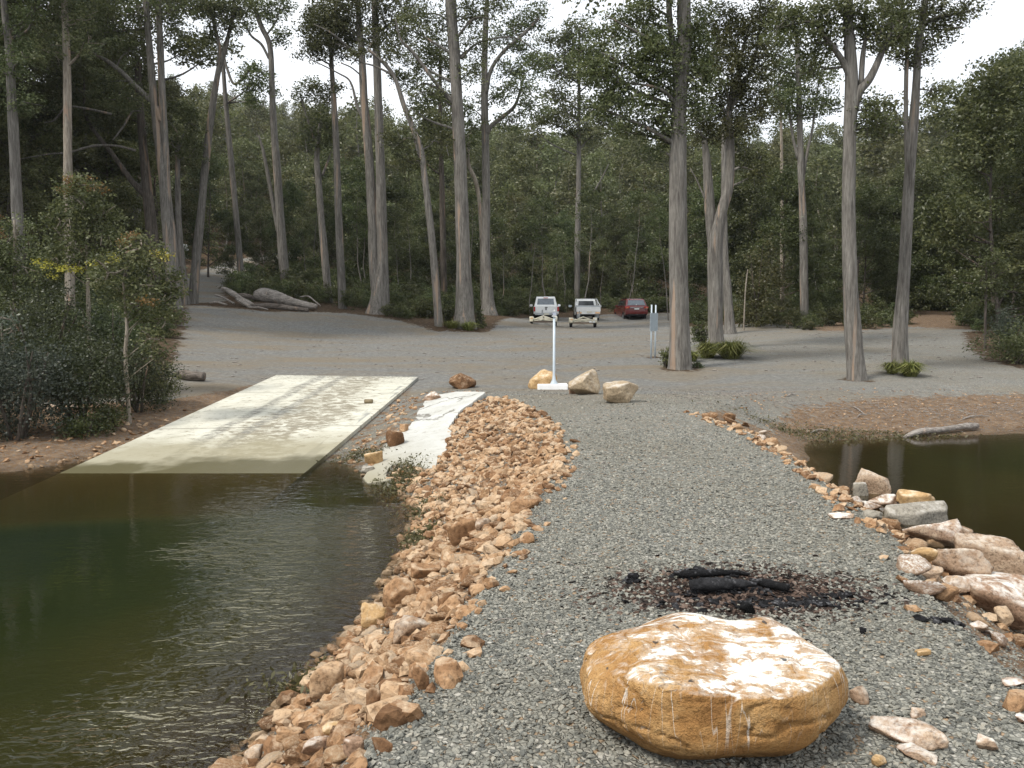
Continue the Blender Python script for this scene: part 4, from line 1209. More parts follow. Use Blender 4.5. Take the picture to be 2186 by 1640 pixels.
def bars(name, segs, r, m, parent, n=8):
    """bars joined end to end into one frame"""
    mb = MB()
    for a, b in segs:
        V, F = tube([a, (np.array(a) + np.array(b)) / 2, b], [r] * 3, n); mb.add(V, F)
    return mb.build(name, m, parent, True)

def wheel(c, r, w, parent, hub=None, name='wheel'):
    bm = bmesh.new()
    prof = [(.55 * r, w * .5), (.86 * r, w * .5), (.97 * r, w * .38), (r, w * .2), (r, -w * .2), (.97 * r, -w * .38), (.86 * r, -w * .5), (.55 * r, -w * .5)]
    N = 22
    ring = [[bm.verts.new((x, rr * math.cos(6.2832 * k / N), rr * math.sin(6.2832 * k / N))) for k in range(N)] for rr, x in prof]
    for a in range(len(prof)):
        b = (a + 1) % len(prof)
        for k in range(N):
            bm.faces.new((ring[a][k], ring[a][(k + 1) % N], ring[b][(k + 1) % N], ring[b][k]))
    bmesh.ops.recalc_face_normals(bm, faces=bm.faces[:])
    wh = link_bm(name, bm, M['rubber'], parent, True, c)
    bm = bmesh.new()
    bmesh.ops.create_cone(bm, cap_ends=True, segments=N, radius1=.56 * r, radius2=.56 * r, depth=w * .8, matrix=Matrix.Rotation(math.pi / 2, 4, 'Y'))
    bmesh.ops.inset_region(bm, faces=[f for f in bm.faces if len(f.verts) > 4], thickness=r * .1, depth=-.02)
    link_bm('rim', bm, hub or M['galv'], wh, False)
    return wh

def pane(name, pts, thick, m, parent):
    """flat panel through four points"""
    bm = bmesh.new()
    P = [Vector(p) for p in pts]
    nrm = (P[1] - P[0]).cross(P[3] - P[0]).normalized() * thick
    a = [bm.verts.new(p) for p in P]; b = [bm.verts.new(p + nrm) for p in P]
    bm.faces.new(a[::-1]); bm.faces.new(b)
    for i in range(4):
        j = (i + 1) % 4
        bm.faces.new((a[i], a[j], b[j], b[i]))
    bmesh.ops.recalc_face_normals(bm, faces=bm.faces[:])
    return link_bm(name, bm, m, parent)

# ---- white ute with a tailgate
p = at_d(1166, 688.5, 57.5)
u = thing('pickup_truck', on_ground(p[0], p[1]), 'white dual-cab ute with a closed tailgate and three-part rear window, parked facing the bush', 'ute', None, R(-1.0))
hw = .90
bm = prism([(0.02, .52, hw), (0.0, 1.06, hw), (1.55, 1.08, hw), (3.95, 1.08, hw), (5.05, .98, hw - .04), (5.22, .62, hw - .06), (5.1, .42, hw - .05), (4.75, .40, hw), (4.6, .72, hw), (4.1, .72, hw), (3.95, .40, hw), (1.5, .42, hw), (1.36, .72, hw), (.86, .72, hw), (.70, .48, hw)], .04)
body = link_bm('body', bm, M['white'], u, False)
bm = prism([(1.52, 1.07, .85), (1.70, 1.72, .70), (1.95, 1.80, .68), (3.0, 1.80, .68), (3.35, 1.72, .70), (4.1, 1.07, .85)], .05)
link_bm('cabin', bm, M['white'], u, False)
g = pane('rear_window', [(-.64, 1.562, 1.20), (.64, 1.562, 1.20), (.575, 1.658, 1.64), (-.575, 1.658, 1.64)], .012, M['glass'], u)
for x in (-.21, .21):
    pane('divider', [(x - .012, 1.556, 1.20), (x + .012, 1.556, 1.20), (x + .012, 1.652, 1.64), (x - .012, 1.652, 1.64)], -.004, M['white'], g)
for s in (-1, 1):
    q4 = [(s * .835, 1.75, 1.16), (s * .835, 3.7, 1.16), (s * .722, 3.25, 1.66), (s * .722, 1.88, 1.66)]
    pane('side_window', q4 if s < 0 else q4[::-1], .012 , M['glass_dark'], u)
    box('tail_lamp', (s * .845, -.01, .86), (.12, .06, .34), M['lamp_red'], u, .015)
    mr = box('mirror', (s * 1.06, 3.55, 1.18), (.22, .10, .17), M['chrome' if s > 0 else 'white'], u, .03)
pane('windscreen', [(.62, 3.44, 1.66), (-.62, 3.44, 1.66), (-.72, 3.97, 1.16), (.72, 3.97, 1.16)], .012, M['glass_dark'], u)
tg = box('tailgate', (0, -.012, .82), (1.52, .05, .47), M['white'], u, .02)
box('handle', (0, -.034, .16), (.20, .02, .055), M['black'], tg, .008)
bm = bmesh.new()
bm_box(bm, (0, 0, .02), (.05, .012, .17)); bm_box(bm, (0, -.004, .05), (.14, .012, .035)); bm_box(bm, (0, .004, -.03), (.10, .012, .035))
link_bm('emblem', bm, M['black'], tg, False, (-.02, -.036, .02))
box('brake_lamp', (0, 1.60, 1.71), (.34, .10, .045), M['lamp_red'], u, .01)
box('rear_bumper', (0, -.10, .50), (1.62, .18, .14), M['galv'], u, .03)
box('number_plate', (0, -.20, .50), (.36, .012, .11), M['cream'], u, .004)
box('underbody', (0, 2.5, .42), (1.3, 4.2, .18), M['black'], u, .02)
for x in (-.79, .79):
    for y in (1.11, 4.35): wheel((x, y, .37), .37, .25, u)

# ---- white ute with a flat tray
p = at_d(1256, 687, 58)
u = thing('pickup_truck', on_ground(p[0], p[1]), 'white tray-back ute with a rack frame and dark underside, in the middle of three cars', 'ute', None, R(-1.2))
bm = prism([(2.45, .45, .80), (2.45, 1.02, .82), (4.15, 1.0, .82), (5.0, .92, .78), (5.15, .6, .74), (5.0, .42, .76), (4.7, .42, .8), (4.55, .7, .8), (4.05, .7, .8), (3.9, .42, .8)], .04)
link_bm('body', bm, M['white'], u)
bm = prism([(2.46, 1.01, .80), (2.52, 1.50, .72), (2.75, 1.62, .66), (3.25, 1.62, .66), (3.55, 1.52, .70), (4.2, 1.0, .80)], .05)
link_bm('cabin', bm, M['white'], u)
pane('rear_window', [(-.60, 2.445, 1.08), (.60, 2.445, 1.08), (.55, 2.505, 1.47), (-.55, 2.505, 1.47)], .012, M['glass_dark'], u)
for s in (-1, 1):
    q4 = [(s * .80, 2.65, 1.06), (s * .80, 3.85, 1.06), (s * .70, 3.42, 1.50), (s * .72, 2.72, 1.50)]
    pane('side_window', q4 if s < 0 else q4[::-1], .012, M['glass_dark'], u)
    box('mirror', (s * 1.14, 3.7, 1.10), (.26, .10, .18), M['white' if s > 0 else 'galv_light'], u, .03)
    box('mudguard', (s * .68, .95, .36), (.26, .7, .34), M['galv'], u, .02)
    tl = box('tail_lamp', (s * .66, -.03, .56), (.34, .05, .10), M['lamp_amber'], u, .01)
tr = box('tray', (0, 1.15, .82), (1.76, 2.35, .36), M['white'], u, .03)
box('top_rail', (0, -.03, .20), (1.80, .08, .06), M['galv_light'], tr, .01)
box('rack_bar', (0, -.02, 1.06), (1.86, .05, .075), M['galv'], u, .01)
bars('rack_frame', [((-.88, .1, 1.0), (-.80, 2.3, 1.56)), ((.88, .1, 1.0), (.80, 2.3, 1.56)), ((-.84, 2.3, 1.0), (-.80, 2.3, 1.6)), ((.84, 2.3, 1.0), (.80, 2.3, 1.6)), ((-.80, 2.3, 1.6), (.80, 2.3, 1.6))], .03, M['white'], u)
bm = prism([(0, .68, .86), (0, .46, .84), (.08, .46, .84), (.08, .68, .86)], .01)
link_bm('tray_skirt', bm, M['white'], u)
box('underbody', (0, 2.4, .46), (.95, 4.0, .30), M['black'], u, .02)
box('number_plate', (.06, -.05, .62), (.36, .012, .11), M['cream'], u, .004)
for x in (-.72, .72):
    for y in (.98, 4.3): wheel((x, y, .36), .36, .24, u)

# ---- red car
p = at_d(1359, 688, 62)
u = thing('estate_car', on_ground(p[0], p[1]), 'dark red station wagon with a grey rear window, parked beyond the sign', 'car', None, R(4))
bm = prism([(.10, .42, .84), (.0, .62, .90), (.02, 1.02, .92), (.10, 1.10, .90), (3.6, 1.08, .92), (4.65, .92, .86), (4.85, .62, .84), (4.75, .34, .84), (4.4, .34, .9), (4.25, .66, .9), (3.7, .66, .9), (3.55, .32, .9), (1.35, .32, .9), (1.2, .66, .9), (.66, .66, .9), (.52, .36, .88)], .06)
link_bm('body', bm, M['red'], u)
bm = prism([(.10, 1.07, .86), (.45, 1.60, .70), (.62, 1.68, .68), (2.5, 1.70, .68), (2.9, 1.62, .70), (3.75, 1.06, .86)], .06)
link_bm('cabin', bm, M['red'], u)
pane('rear_window', [(-.70, .155, 1.17), (.70, .155, 1.17), (.60, .40, 1.56), (-.60, .40, 1.56)], .012, M['glass'], u)
for s in (-1, 1):
    q4 = [(s * .838, .55, 1.15), (s * .838, 3.4, 1.15), (s * .725, 2.8, 1.57), (s * .725, .75, 1.57)]
    pane('side_window', q4 if s < 0 else q4[::-1], .012, M['glass_dark'], u)
    tl = box('tail_lamp', (s * .74, .005, .99), (.36, .08, .15), M['lamp_red'], u, .03)
    box('reverse_lamp', (s * .02, -.036, -.03), (.20, .02, .045), M['lamp_amber'], tl, .008)
    box('roof_rail', (s * .62, 1.4, 1.725), (.04, 1.7, .05), M['black'], u, .015)
    box('mirror', (s * .98, 3.05, 1.16), (.20, .10, .14), M['red'], u, .03)
box('chrome_strip', (0, -.012, .985), (1.05, .03, .035), M['chrome'], u, .008)
box('number_plate', (0, -.015, .88), (.37, .012, .11), M['white'], u, .004)
box('badge', (0, .16, 1.20), (.09, .02, .07), M['white'], u, .008)
box('rear_bumper', (0, .0, .56), (1.74, .14, .22), M['red'], u, .05)
box('bumper_trim', (0, -.01, .42), (1.5, .14, .10), M['black'], u, .03)
box('tow_ball', (0, -.12, .42), (.05, .16, .05), M['chrome'], u, .015)
box('underbody', (0, 2.4, .36), (1.4, 4.0, .16), M['black'], u, .02)
for x in (-.79, .79):
    for y in (.93, 3.98): wheel((x, y, .34), .34, .22, u)

# ---- boat trailers, seen from behind, hitched to the utes
def boat_trailer(px, py, d, label, rz, spare):
    p = at_d(px, py, d)
    t = thing('boat_trailer', on_ground(p[0], p[1]), label, 'boat trailer', 'boat trailers hitched to the white utes', rz)
    h = .46
    bars('frame', [((-.72, 0, h), (.72, 0, h)), ((-.62, -.5, h - .04), (-.60, 1.2, h)), ((.62, -.5, h - .04), (.60, 1.2, h)), ((-.60, 1.2, h), (0, 3.2, h + .04)), ((.60, 1.2, h), (0, 3.2, h + .04)),
                   ((-.6, .9, h), (.6, .9, h)), ((-.62, -.5, h - .04), (0, -.25, h + .20)), ((.62, -.5, h - .04), (0, -.25, h + .20)), ((-.62, -.5, h - .1), (0, -.32, h - .06)), ((.62, -.5, h - .1), (0, -.32, h - .06))], .042, M['trailer'], t)
    bars('drawbar', [((0, -.25, h + .20), (0, 3.3, h + .06)), ((0, 3.2, h + .05), (0, 4.9, h + .02))], .05, M['galv'], t)
    bars('axle', [((-.80, .1, .27), (.80, .1, .27))], .03, M['rust'], t)
    bars('winch_post', [((0, 3.9, h), (0, 3.8, h + .55)), ((0, 3.85, h + .52), (0, 3.5, h + .62))], .045, M['galv'], t)
    for k in (.1, .9, 1.7): wheel((0, k - .25, h + .16), .06, .16, t, M['rubber'], 'keel_roller')
    for s in (-1, 1):
        wheel((s * .78, .1, .27), .27, .18, t)
        bm = bmesh.new()                                     # mudguard arched over the wheel
        N = 12
        a = [[bm.verts.new((s * .78 + dx, .1 + rr * math.cos(math.pi * k / N), .27 + rr * math.sin(math.pi * k / N) * .98)) for k in range(N + 1)] for dx, rr in ((-.13, .36), (.13, .36), (.13, .345), (-.13, .345))]
        for u_ in range(4):
            v_ = (u_ + 1) % 4
            for k in range(N): bm.faces.new((a[u_][k], a[u_][k + 1], a[v_][k + 1], a[v_][k]))
        bm.faces.new([a[i][0] for i in range(4)]); bm.faces.new([a[i][N] for i in range(4)][::-1])
        bmesh.ops.recalc_face_normals(bm, faces=bm.faces[:])
        link_bm('mudguard', bm, M['trailer'], t, True)
        lb = box('light_board', (s * .74, -.52, .50), (.24, .05, .14), M['trailer'], t, .01)
        box('lamp', (s * .03, -.03, 0), (.13, .02, .09), M['lamp_amber' if s < 0 else 'white'], lb, .008)
    if spare:
        box('bow_board', (-.13, -.36, .52), (.18, .05, .22), M['cream'], t, .01, Matrix.Rotation(.35, 3, 'Y'))
        box('bow_board', (.13, -.36, .52), (.14, .05, .20), M['cream'], t, .01, Matrix.Rotation(-.3, 3, 'Y'))
    else:
        box('number_plate', (.55, -.50, .36), (.36, .015, .12), M['white'], t, .004)
    return t
boat_trailer(1160, 698.5, 52.3, 'empty cream boat trailer behind the ute with the closed tailgate', R(-1), True)
boat_trailer(1244.5, 699.5, 52.0, 'empty cream boat trailer behind the tray-back ute', R(-1), False)

# ---- white car glimpsed among the trunks up the track
p = at_d(393, 562, 84)
u = thing('van', on_ground(p[0], p[1]) + np.array([0, 0, .05]), 'white van glimpsed between tree trunks up the forest track', 'van', None, R(75))
bm = prism([(0, .40, .84), (0, 1.3, .86), (.12, 1.9, .76), (3.0, 1.9, .76), (3.9, 1.15, .84), (4.6, 1.0, .82), (4.7, .45, .82), (4.3, .38, .84), (4.1, .7, .84), (3.6, .7, .84), (3.45, .38, .84), (1.4, .38, .84), (1.2, .7, .84), (.7, .7, .84), (.55, .38, .84)], .06)
link_bm('body', bm, M['white'], u)
for s in (-1, 1):
    q4 = [(s * .845, .5, 1.25), (s * .845, 3.4, 1.25), (s * .79, 2.95, 1.75), (s * .79, .6, 1.75)]
    pane('side_window', q4 if s < 0 else q4[::-1], .02, M['glass_dark'], u)
    for y in (.95, 3.85): wheel((s * .74, y, .33), .33, .2, u)
    box('tail_lamp', (s * .80, -.01, 1.0), (.10, .04, .4), M['lamp_red'], u, .01)

# ---- the white pole with its little box, on a concrete block
b = ground_at(1180, 833)
d = b[1] + .32
t = thing('pole', on_ground(b[0] + 0.0, d), 'slim pale pole with a small grey box on top, set in a white concrete block', 'pole')
k1 = d / FPX
pole_h = (CAMZ - t.location.z) + (680 - 671) * k1
ox = at_d(1182.5, 820, d)[0] - t.location.x
bl = box('concrete_block', (ox - .04, .02, .06), (.76, .46, .15), M['postwhite'], t, .015)
Pz = np.array([.13, .15, .24, .34, .36, pole_h - .06])
V, F = tube(np.c_[np.full(6, ox), np.zeros(6), Pz], [.098, .094, .050, .036, .034, .031], 16)
link_mesh('shaft', V, F, M['galv_light'], t, True)
cp = box('cap_plate', (ox, 0, pole_h - .045), (.125, .11, .022), M['white'], t, .004)
bx = box('box', (ox + .005, 0, pole_h + .015), (.10, .09, .085), M['boxgrey'], t, .01)
box('lid', (0, 0, .052), (.11, .10, .02), M['galv'], bx, .004)
bars('bolt', [((ox - .05, -.03, pole_h - .035), (ox - .05, -.03, pole_h + .01))], .008, M['black'], t)
bars('aerial', [((ox + .005, 0, pole_h + .06), (ox + .0, 0, pole_h + .11))], .011, M['white'], t)

# ---- sign seen nearly edge on from behind
b = ground_at(1394, 765)
t = thing('sign', on_ground(b[0], b[1]), 'two-post metal sign standing edge-on with its bare grey back showing', 'sign', None, R(58))
hs = (765 - 651.5) / FPX * b[1]
for s in (-1, 1):
    bars('post', [((s * .19, 0, -.1), (s * .19, 0, hs))], .028, M['galv_light'], t)
pn = box('panel', (-.07, -.045, hs * .68), (.70, .012, .62), M['signgrey'], t, .003)
for zc in (-.24, .24): box('rail', (0, .012, zc), (.60, .02, .04), M['galv'], pn, .004)
for s in (-1, 1):
    for zc in (-.24, .24): box('clamp', (s * .19, .03, zc), (.07, .06, .035), M['galv'], pn, .004)
# ------------------------------------------------------------------ trees
def limb(mb, P, R_, n=9, bump=.08, tint=.5):
    V, F = tube(P, R_, n, True, bump); mb.add(V, F, tint)

def crown_leaves(mb, clumps, leaf, cover, aspect=.5, droop=.5, spray=None, per=26):
    for c, r in clumps:
        r = np.asarray(r, float)
        A = math.pi * r[0] * r[2]
        n = int(np.clip(cover * A / (.24 * aspect * leaf * leaf), 30, 6000))
        P, tint = clump_points(c, r, n, spray or max(leaf * 1.3, .16 * float(r.mean())), per)
        V, F = leaf_quads(P, leaf * rng.uniform(.65, 1.3, n), aspect, droop)
        mb.add(V, F, np.repeat(tint, 4))

def traced_tree(label, D, stems, clumps, bark='bark', leaf='leaf', cover=.92, flare=1.25, name='eucalyptus_tree', cat='tree', group=None, up=7.0, extra_up=None, base_at=None, leaf_size=None, n=14, bump=.07, dead=(), branch=1.0):
    """stems: rows (photo x, photo y, width in photo pixels), top first, at distance D; clumps: (x, y, rx, ry[, dD])"""
    k = D / FPX
    S = []
    for si, st in enumerate(stems):
        P = []
        for (x, y, w) in st:
            p = at_d(x, y, D); P.append([*p, w * k / 2 * .93])
        P = np.array(P)
        if si == 0:
            bx, by = P[-1, 0], P[-1, 1]
            gz = float(ground_h(np.array([bx]), np.array([by]))[0])
            P[-1, 2] = min(P[-1, 2], gz + .25); P[-1, 3] *= .84
            r0 = P[-1, 3]
            P = np.vstack([P, [bx, by, gz - .25, r0 * 1.12]])
            base = np.array([bx, by, gz])
        if st[0][1] <= 8 and up:
            d = P[0, :3] - P[1, :3]; d /= np.linalg.norm(d)
            d = d * .6 + np.array([0, 0, .8])
            P = np.vstack([[*(P[0, :3] + d * up), P[0, 3] * .35], [*(P[0, :3] + d * up * .5 + np.array([.15, .1, 0])), P[0, 3] * .7], P])
        j = rng.normal(0, .0025 * D, len(P)); j[-3:] = 0
        P[:, 1] += np.convolve(j, [.3, .4, .3], 'same')
        S.append(P)
    t = thing(name, base, label, cat, group)
    mb = MB()
    allp = []
    for si, P in enumerate(S):
        Q = resample(P, 6)
        Q[:, 3] = np.maximum(Q[:, 3], .012)
        fl = None
        if si == 0:
            h = Q[:, 2] - base[2]
            f = np.exp(-np.clip(h, 0, None) / (1.0 * P[-2, 3] + .15))
            Q[:, 3] *= 1 + (flare - 1) * f
            fl = .28 * f
        V, F = tube(Q[:, :3], Q[:, 3], n if si == 0 else max(8, n - 4), True, bump, fl)
        mb.add(V, F, .5)
        allp.append(Q)
    pts = np.vstack(allp)
    cl = []
    for c in clumps:
        x, y, rx, ry = c[:4]
        dd = c[4] if len(c) > 4 else float(rng.normal(0, .3) * rx * k)
        cen = at_d(x, y, D) + np.array([0, dd, 0])
        cl.append((cen, (rx * k, max(rx, ry) * k * .8, ry * k)))
        # the branch that carries it
        hd = float(np.min(np.linalg.norm(pts[:, :2] - cen[:2], axis=1)))
        tg_ = cen - np.array([0, 0, .75 * hd])
        dist = np.linalg.norm((pts[:, :3] - tg_) * np.array([1, 1, .8]), axis=1) + np.where(pts[:, 2] > cen[2], 2.5 * (pts[:, 2] - cen[2]), 0)
        a = pts[int(np.argmin(dist))]
        L = np.linalg.norm(cen - a[:3])
        if L > .25:
            m = (a[:3] + cen) / 2 + np.array([rng.normal(0, .12), rng.normal(0, .12), rng.uniform(-.02, .14)]) * L
            e = cen + rng.normal(0, .12, 3) * L
            r0 = min(a[3] * .6, .016 * L + .025) * branch
            limb(mb, *(lambda Z: (Z[:, :3], Z[:, 3]))(resample(np.vstack([[*a[:3], r0 * 1.2], [*m, r0 * .8], [*e, r0 * .3]]), 5)), 7, .1)
        for _ in range(3):                        # twigs inside the clump
            e = cen + unit(1)[0] * np.array(cl[-1][1]) * .85
            s_ = cen + rng.normal(0, .1, 3) * rx * k
            mm = (s_ + e) / 2 + rng.normal(0, .08, 3) * rx * k
            limb(mb, np.array([s_, mm, e]), [.016 + .0003 * D, .012 + .0002 * D, .008], 5, 0)
    for st in dead:
        P = np.array([[*at_d(x, y, D), w * k / 2] for x, y, w in st])
        P[:, 1] += np.linspace(0, rng.normal(0, .5), len(P))
        Q = resample(P, 5); limb(mb, Q[:, :3], Q[:, 3], 7, .08)
    mb.build('trunk', M[bark], t, True, base)
    if cl:
        ml = MB()
        ls = leaf_size or max(.10, .0034 * D)
        crown_leaves(ml, cl, ls, cover)
        if extra_up:                               # the crown above the frame, coarser
            ce = []
            for x, y, rx, ry in extra_up:
                ce.append((at_d(x, y, D), (rx * k, rx * k, ry * k)))
            crown_leaves(ml, ce, ls * 2.0, .75)
        ml.build('crown', M[leaf], t, False, base)
    return t

EU = 'tall grey eucalypts round the car park'
T = traced_tree
# --- the foremost trees
T('thick grey eucalypt with orange streaks and a flared foot by the sign', 24.0, [[(1460,0,30),(1462,90,30),(1450,230,34),(1447,400,39),(1449,600,42),(1452,750,46),(1452,785,50)], [(1428,0,12),(1440,120,14),(1446,230,18)]],
  [(1360,40,60,45),(1290,70,45,35),(1400,110,55,50),(1330,140,60,45),(1270,160,40,35),(1420,190,55,45),(1340,215,60,40),(1280,235,45,30),(1400,255,50,35),(1490,60,45,60),(1500,160,45,45),(1385,20,60,40),(1480,225,45,40),(1240,110,35,30),(1310,180,50,35),(1430,290,45,30),(1340,270,50,28),(1400,320,35,20),(1390,130,60,50),(1470,110,50,60)], extra_up=[(1380,-90,150,70),(1500,-130,130,80),(1420,-230,140,70)], flare=1.23, n=20, leaf='leaf', cover=1.25)
T('forked grey eucalypt with one broken stem, in scrub behind the thick trunk', 30.0, [[(1555,240,15),(1558,330,19),(1554,400,22),(1541,450,24),(1528,520,34),(1527,600,35),(1528,690,33),(1530,738,35)], [(1504,300,13),(1510,350,19),(1516,430,23),(1524,520,26),(1527,590,26),(1528,660,22),(1529,715,16)]],
  [(1540,40,60,50),(1600,60,50,50),(1560,110,60,50),(1620,130,50,45),(1520,160,55,45),(1590,190,60,45),(1540,225,60,45),(1620,225,45,40),(1490,260,40,30),(1580,270,50,32),(1520,290,40,25),(1640,30,40,40)], extra_up=[(1580,-70,140,70),(1600,-190,120,70)], leaf='leaf_dark', cover=1.3, n=18, dead=[[(1512,300,5),(1490,285,4),(1478,275,2)], [(1520,460,5),(1490,350+40,3),(1474,360,2)]])
T('pale straight eucalypt forking high up, bare foot on the open gravel of the flat', 22.0, [[(1812,0,20),(1814,90,23),(1819,180,28),(1815,300,28),(1812,450,28),(1815,600,31),(1822,720,36),(1828,810,44)], [(1905,55,8),(1885,105,13),(1858,165,17),(1834,195,20),(1822,235,20)], [(1742,55,7),(1765,85,11),(1797,128,14),(1818,170,16)], [(1850,70,7),(1842,120,11),(1838,180,12)]],
  [(1790,30,50,40),(1740,50,45,40),(1840,40,45,40),(1890,40,45,40),(1700,30,45,35),(1770,100,45,35),(1890,95,40,32),(1925,60,35,30),(1715,95,40,35),(1660,60,45,45),(1860,235,40,45),(1760,20,45,35),(1820,70,40,30),(1870,70,40,30),(1740,140,34,28),(1885,265,35,35),(1845,270,28,25)], extra_up=[(1800,-90,150,70),(1830,-200,120,70)], n=18, flare=1.20)
T('slender grey eucalypt with a second thin stem, a grass tussock at its foot', 24.5, [[(1976,0,13),(1962,90,15),(1956,180,17),(1950,260,21),(1940,400,23),(1932,560,25),(1924,690,32),(1920,784,38)], [(1940,60,7),(1936,150,9),(1934,250,10),(1936,310,12),(1939,380,13),(1938,450,13),(1935,520,10)]],
  [(1960,25,50,40),(2010,20,45,35),(1930,60,40,35),(2000,75,40,30),(1975,105,30,28),(1925,110,25,25),(2050,35,35,20),(1985,190,20,22),(1925,95,35,40),(1900,20,45,35),(2030,60,38,24),(1950,130,34,22),(2075,20,30,18),(1900,75,34,28)], extra_up=[(1970,-80,120,60),(1990,-180,100,60)], n=16, flare=1.18)
# --- the middle trees
T('tallest straight eucalypt, with a wide buttressed foot and an orange scar high up', 45.0, [[(962,0,24),(968,90,25),(974,180,25),(980,300,27),(985,420,29),(989,560,33),(991,640,40),(992,698,50)]],
  [(900,20,50,30),(940,60,45,30),(1010,30,50,35),(1060,20,45,30),(880,130,45,35),(910,200,40,35),(860,160,35,30),(1020,100,40,35),(930,110,36,28),(870,60,40,30),(1010,160,36,28),(890,240,34,26)], extra_up=[(960,-90,150,70),(1000,-200,120,70)], flare=1.34, n=20,
  dead=[[(980,235,9),(935,185,8),(885,120,7),(860,95,5),(850,55,3)], [(985,125,6),(1010,100,5),(1040,88,4),(1100,85,3),(1150,120,2)]])
T('thin leaning eucalypt whose foot almost touches the tall buttressed trunk', 44.5, [[(785,105,6),(815,130,8),(842,165,9),(862,225,11),(880,270,12),(898,320,14),(907,380,14),(920,490,16),(930,600,18),(938,700,22)], [(896,335,8),(886,300,7),(878,270,5)]],
  [(790,75,30,25),(760,110,25,20),(830,120,25,18),(855,300,40,30),(870,340,35,28),(935,300,30,26)], bark='bark', flare=1.14, leaf='leaf_dark', dead=[[(838,160,5),(800,140,4),(770,130,3),(730,110,2)]])
T('smooth grey eucalypt with black curving boughs, last big trunk before the parked utes', 53.0, [[(1040,0,10),(1036,80,13),(1034,180,15),(1036,300,17),(1038,420,18),(1037,540,20),(1040,610,24),(1044,668,32)], [(1150,40,6),(1115,75,7),(1075,110,8),(1048,150,9),(1037,200,11)], [(1112,190,5),(1100,225,7),(1080,245,9),(1050,268,10),(1040,285,10)]],
  [(1100,40,45,30),(1140,30,40,30),(1075,70,35,25),(1110,100,40,28),(1145,140,40,35),(1090,150,40,30),(1120,190,40,30),(1060,205,35,30),(1140,225,40,28),(1000,220,35,35),(1010,270,35,28),(1090,255,35,25)], extra_up=[(1080,-70,120,60)], flare=1.41, n=16)
T('twisted thin eucalypt half hidden behind the trunk with black boughs', 58.0, [[(1000,300,5),(1000,350,8),(1013,380,9),(1022,420,9),(1028,500,10),(1030,600,11),(1030,660,13)]], [(1000,290,35,26),(985,330,30,22)], leaf='leaf_dark', bark='bark_pale', flare=1.09)
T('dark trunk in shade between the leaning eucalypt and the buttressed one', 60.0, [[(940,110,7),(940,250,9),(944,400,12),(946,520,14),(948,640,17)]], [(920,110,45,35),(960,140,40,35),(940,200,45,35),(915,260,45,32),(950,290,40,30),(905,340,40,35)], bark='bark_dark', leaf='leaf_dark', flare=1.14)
T('twin eucalypt of two straight stems joined at one broad foot', 50.0, [[(800,0,14),(803,90,15),(807,200,18),(811,330,20),(814,460,24),(816,560,28),(812,630,40),(808,668,52)], [(764,0,11),(772,110,15),(778,220,18),(788,340,20),(795,460,22),(800,570,26),(806,640,28)]],
  [(780,20,50,35),(730,20,45,35),(820,25,40,35),(700,45,40,35),(750,60,40,30),(690,90,40,30),(800,70,35,25),(660,30,30,25),(840,60,35,35),(870,30,40,30),(720,60,40,30),(670,70,30,24),(850,100,32,26),(770,90,36,24)], extra_up=[(770,-80,140,60),(760,-190,120,70)], flare=1.27, n=20,
  dead=[[(778,260,8),(762,225,6),(748,175,4),(720,155,3),(660,125,2)], [(775,165,3),(755,152,3),(738,150,2)]])
T('slim eucalypt with brown peeling bark standing left of the twin trunk', 52.0, [[(705,70,7),(708,140,10),(714,240,13),(719,350,15),(722,450,16),(727,560,18),(732,662,22)]], [(700,60,45,45),(680,90,35,28),(720,30,40,35),(735,100,30,30),(700,115,35,22),(660,110,32,22),(735,65,34,28),(690,20,40,25),(680,195,35,26),(715,185,25,20)], extra_up=[(700,-60,80,50)], bark='bark', flare=1.14, n=14)
T('crooked dark eucalypt with bare twisted limbs, left of the slim brown one', 56.0, [[(684,260,8),(676,330,12),(680,380,14),(687,470,15),(694,550,17),(702,645,21)], [(640,200,3),(655,250,5),(672,300,6)], [(705,330,3),(696,355,5),(688,375,6)]], [(690,255,35,30),(660,285,30,24),(710,290,30,26),(680,310,25,18),(640,205,30,20),(670,190,28,20)], leaf='leaf_dark', flare=1.11)
T('grey eucalypt with a thin pale companion stem crossing its foot', 60.0, [[(545,20,10),(560,60,11),(577,100,12),(581,180,13),(584,260,15),(591,360,17),(597,460,19),(604,550,22),(612,628,27)], [(553,290,4),(563,325,7),(573,380,8),(584,440,9),(594,500,9)], [(520,45,3),(535,75,5),(558,95,6),(574,125,6)]], [(540,15,40,28),(575,30,35,28),(600,80,35,20),(520,50,30,22),(545,150,30,20),(610,25,30,28)], extra_up=[(560,-50,80,40)], flare=1.11, n=14)
T('thin grey eucalypt with a bent top standing behind the fallen log', 60.0, [[(533,150,5),(520,170,6),(500,180,6),(483,140,6),(474,118,8),(480,220,10),(492,340,12),(503,450,13),(511,540,14),(518,628,19)]], [(545,165,38,26),(530,190,30,20),(560,190,30,22),(540,215,25,16)], flare=1.14)
T('leaning pale eucalypt forking into a slender V at the top, beside the forest track', 50.0, [[(500,0,6),(491,60,8),(478,110,11),(466,150,12),(452,240,15),(440,340,16),(430,440,17),(420,540,20),(412,650,25)], [(442,0,6),(455,45,7),(468,100,8),(466,140,9)]], [(470,15,50,25),(510,20,45,30),(440,25,35,25),(485,60,35,22),(450,70,28,20),(480,35,40,20)], extra_up=[(475,-60,110,50)], flare=1.14)
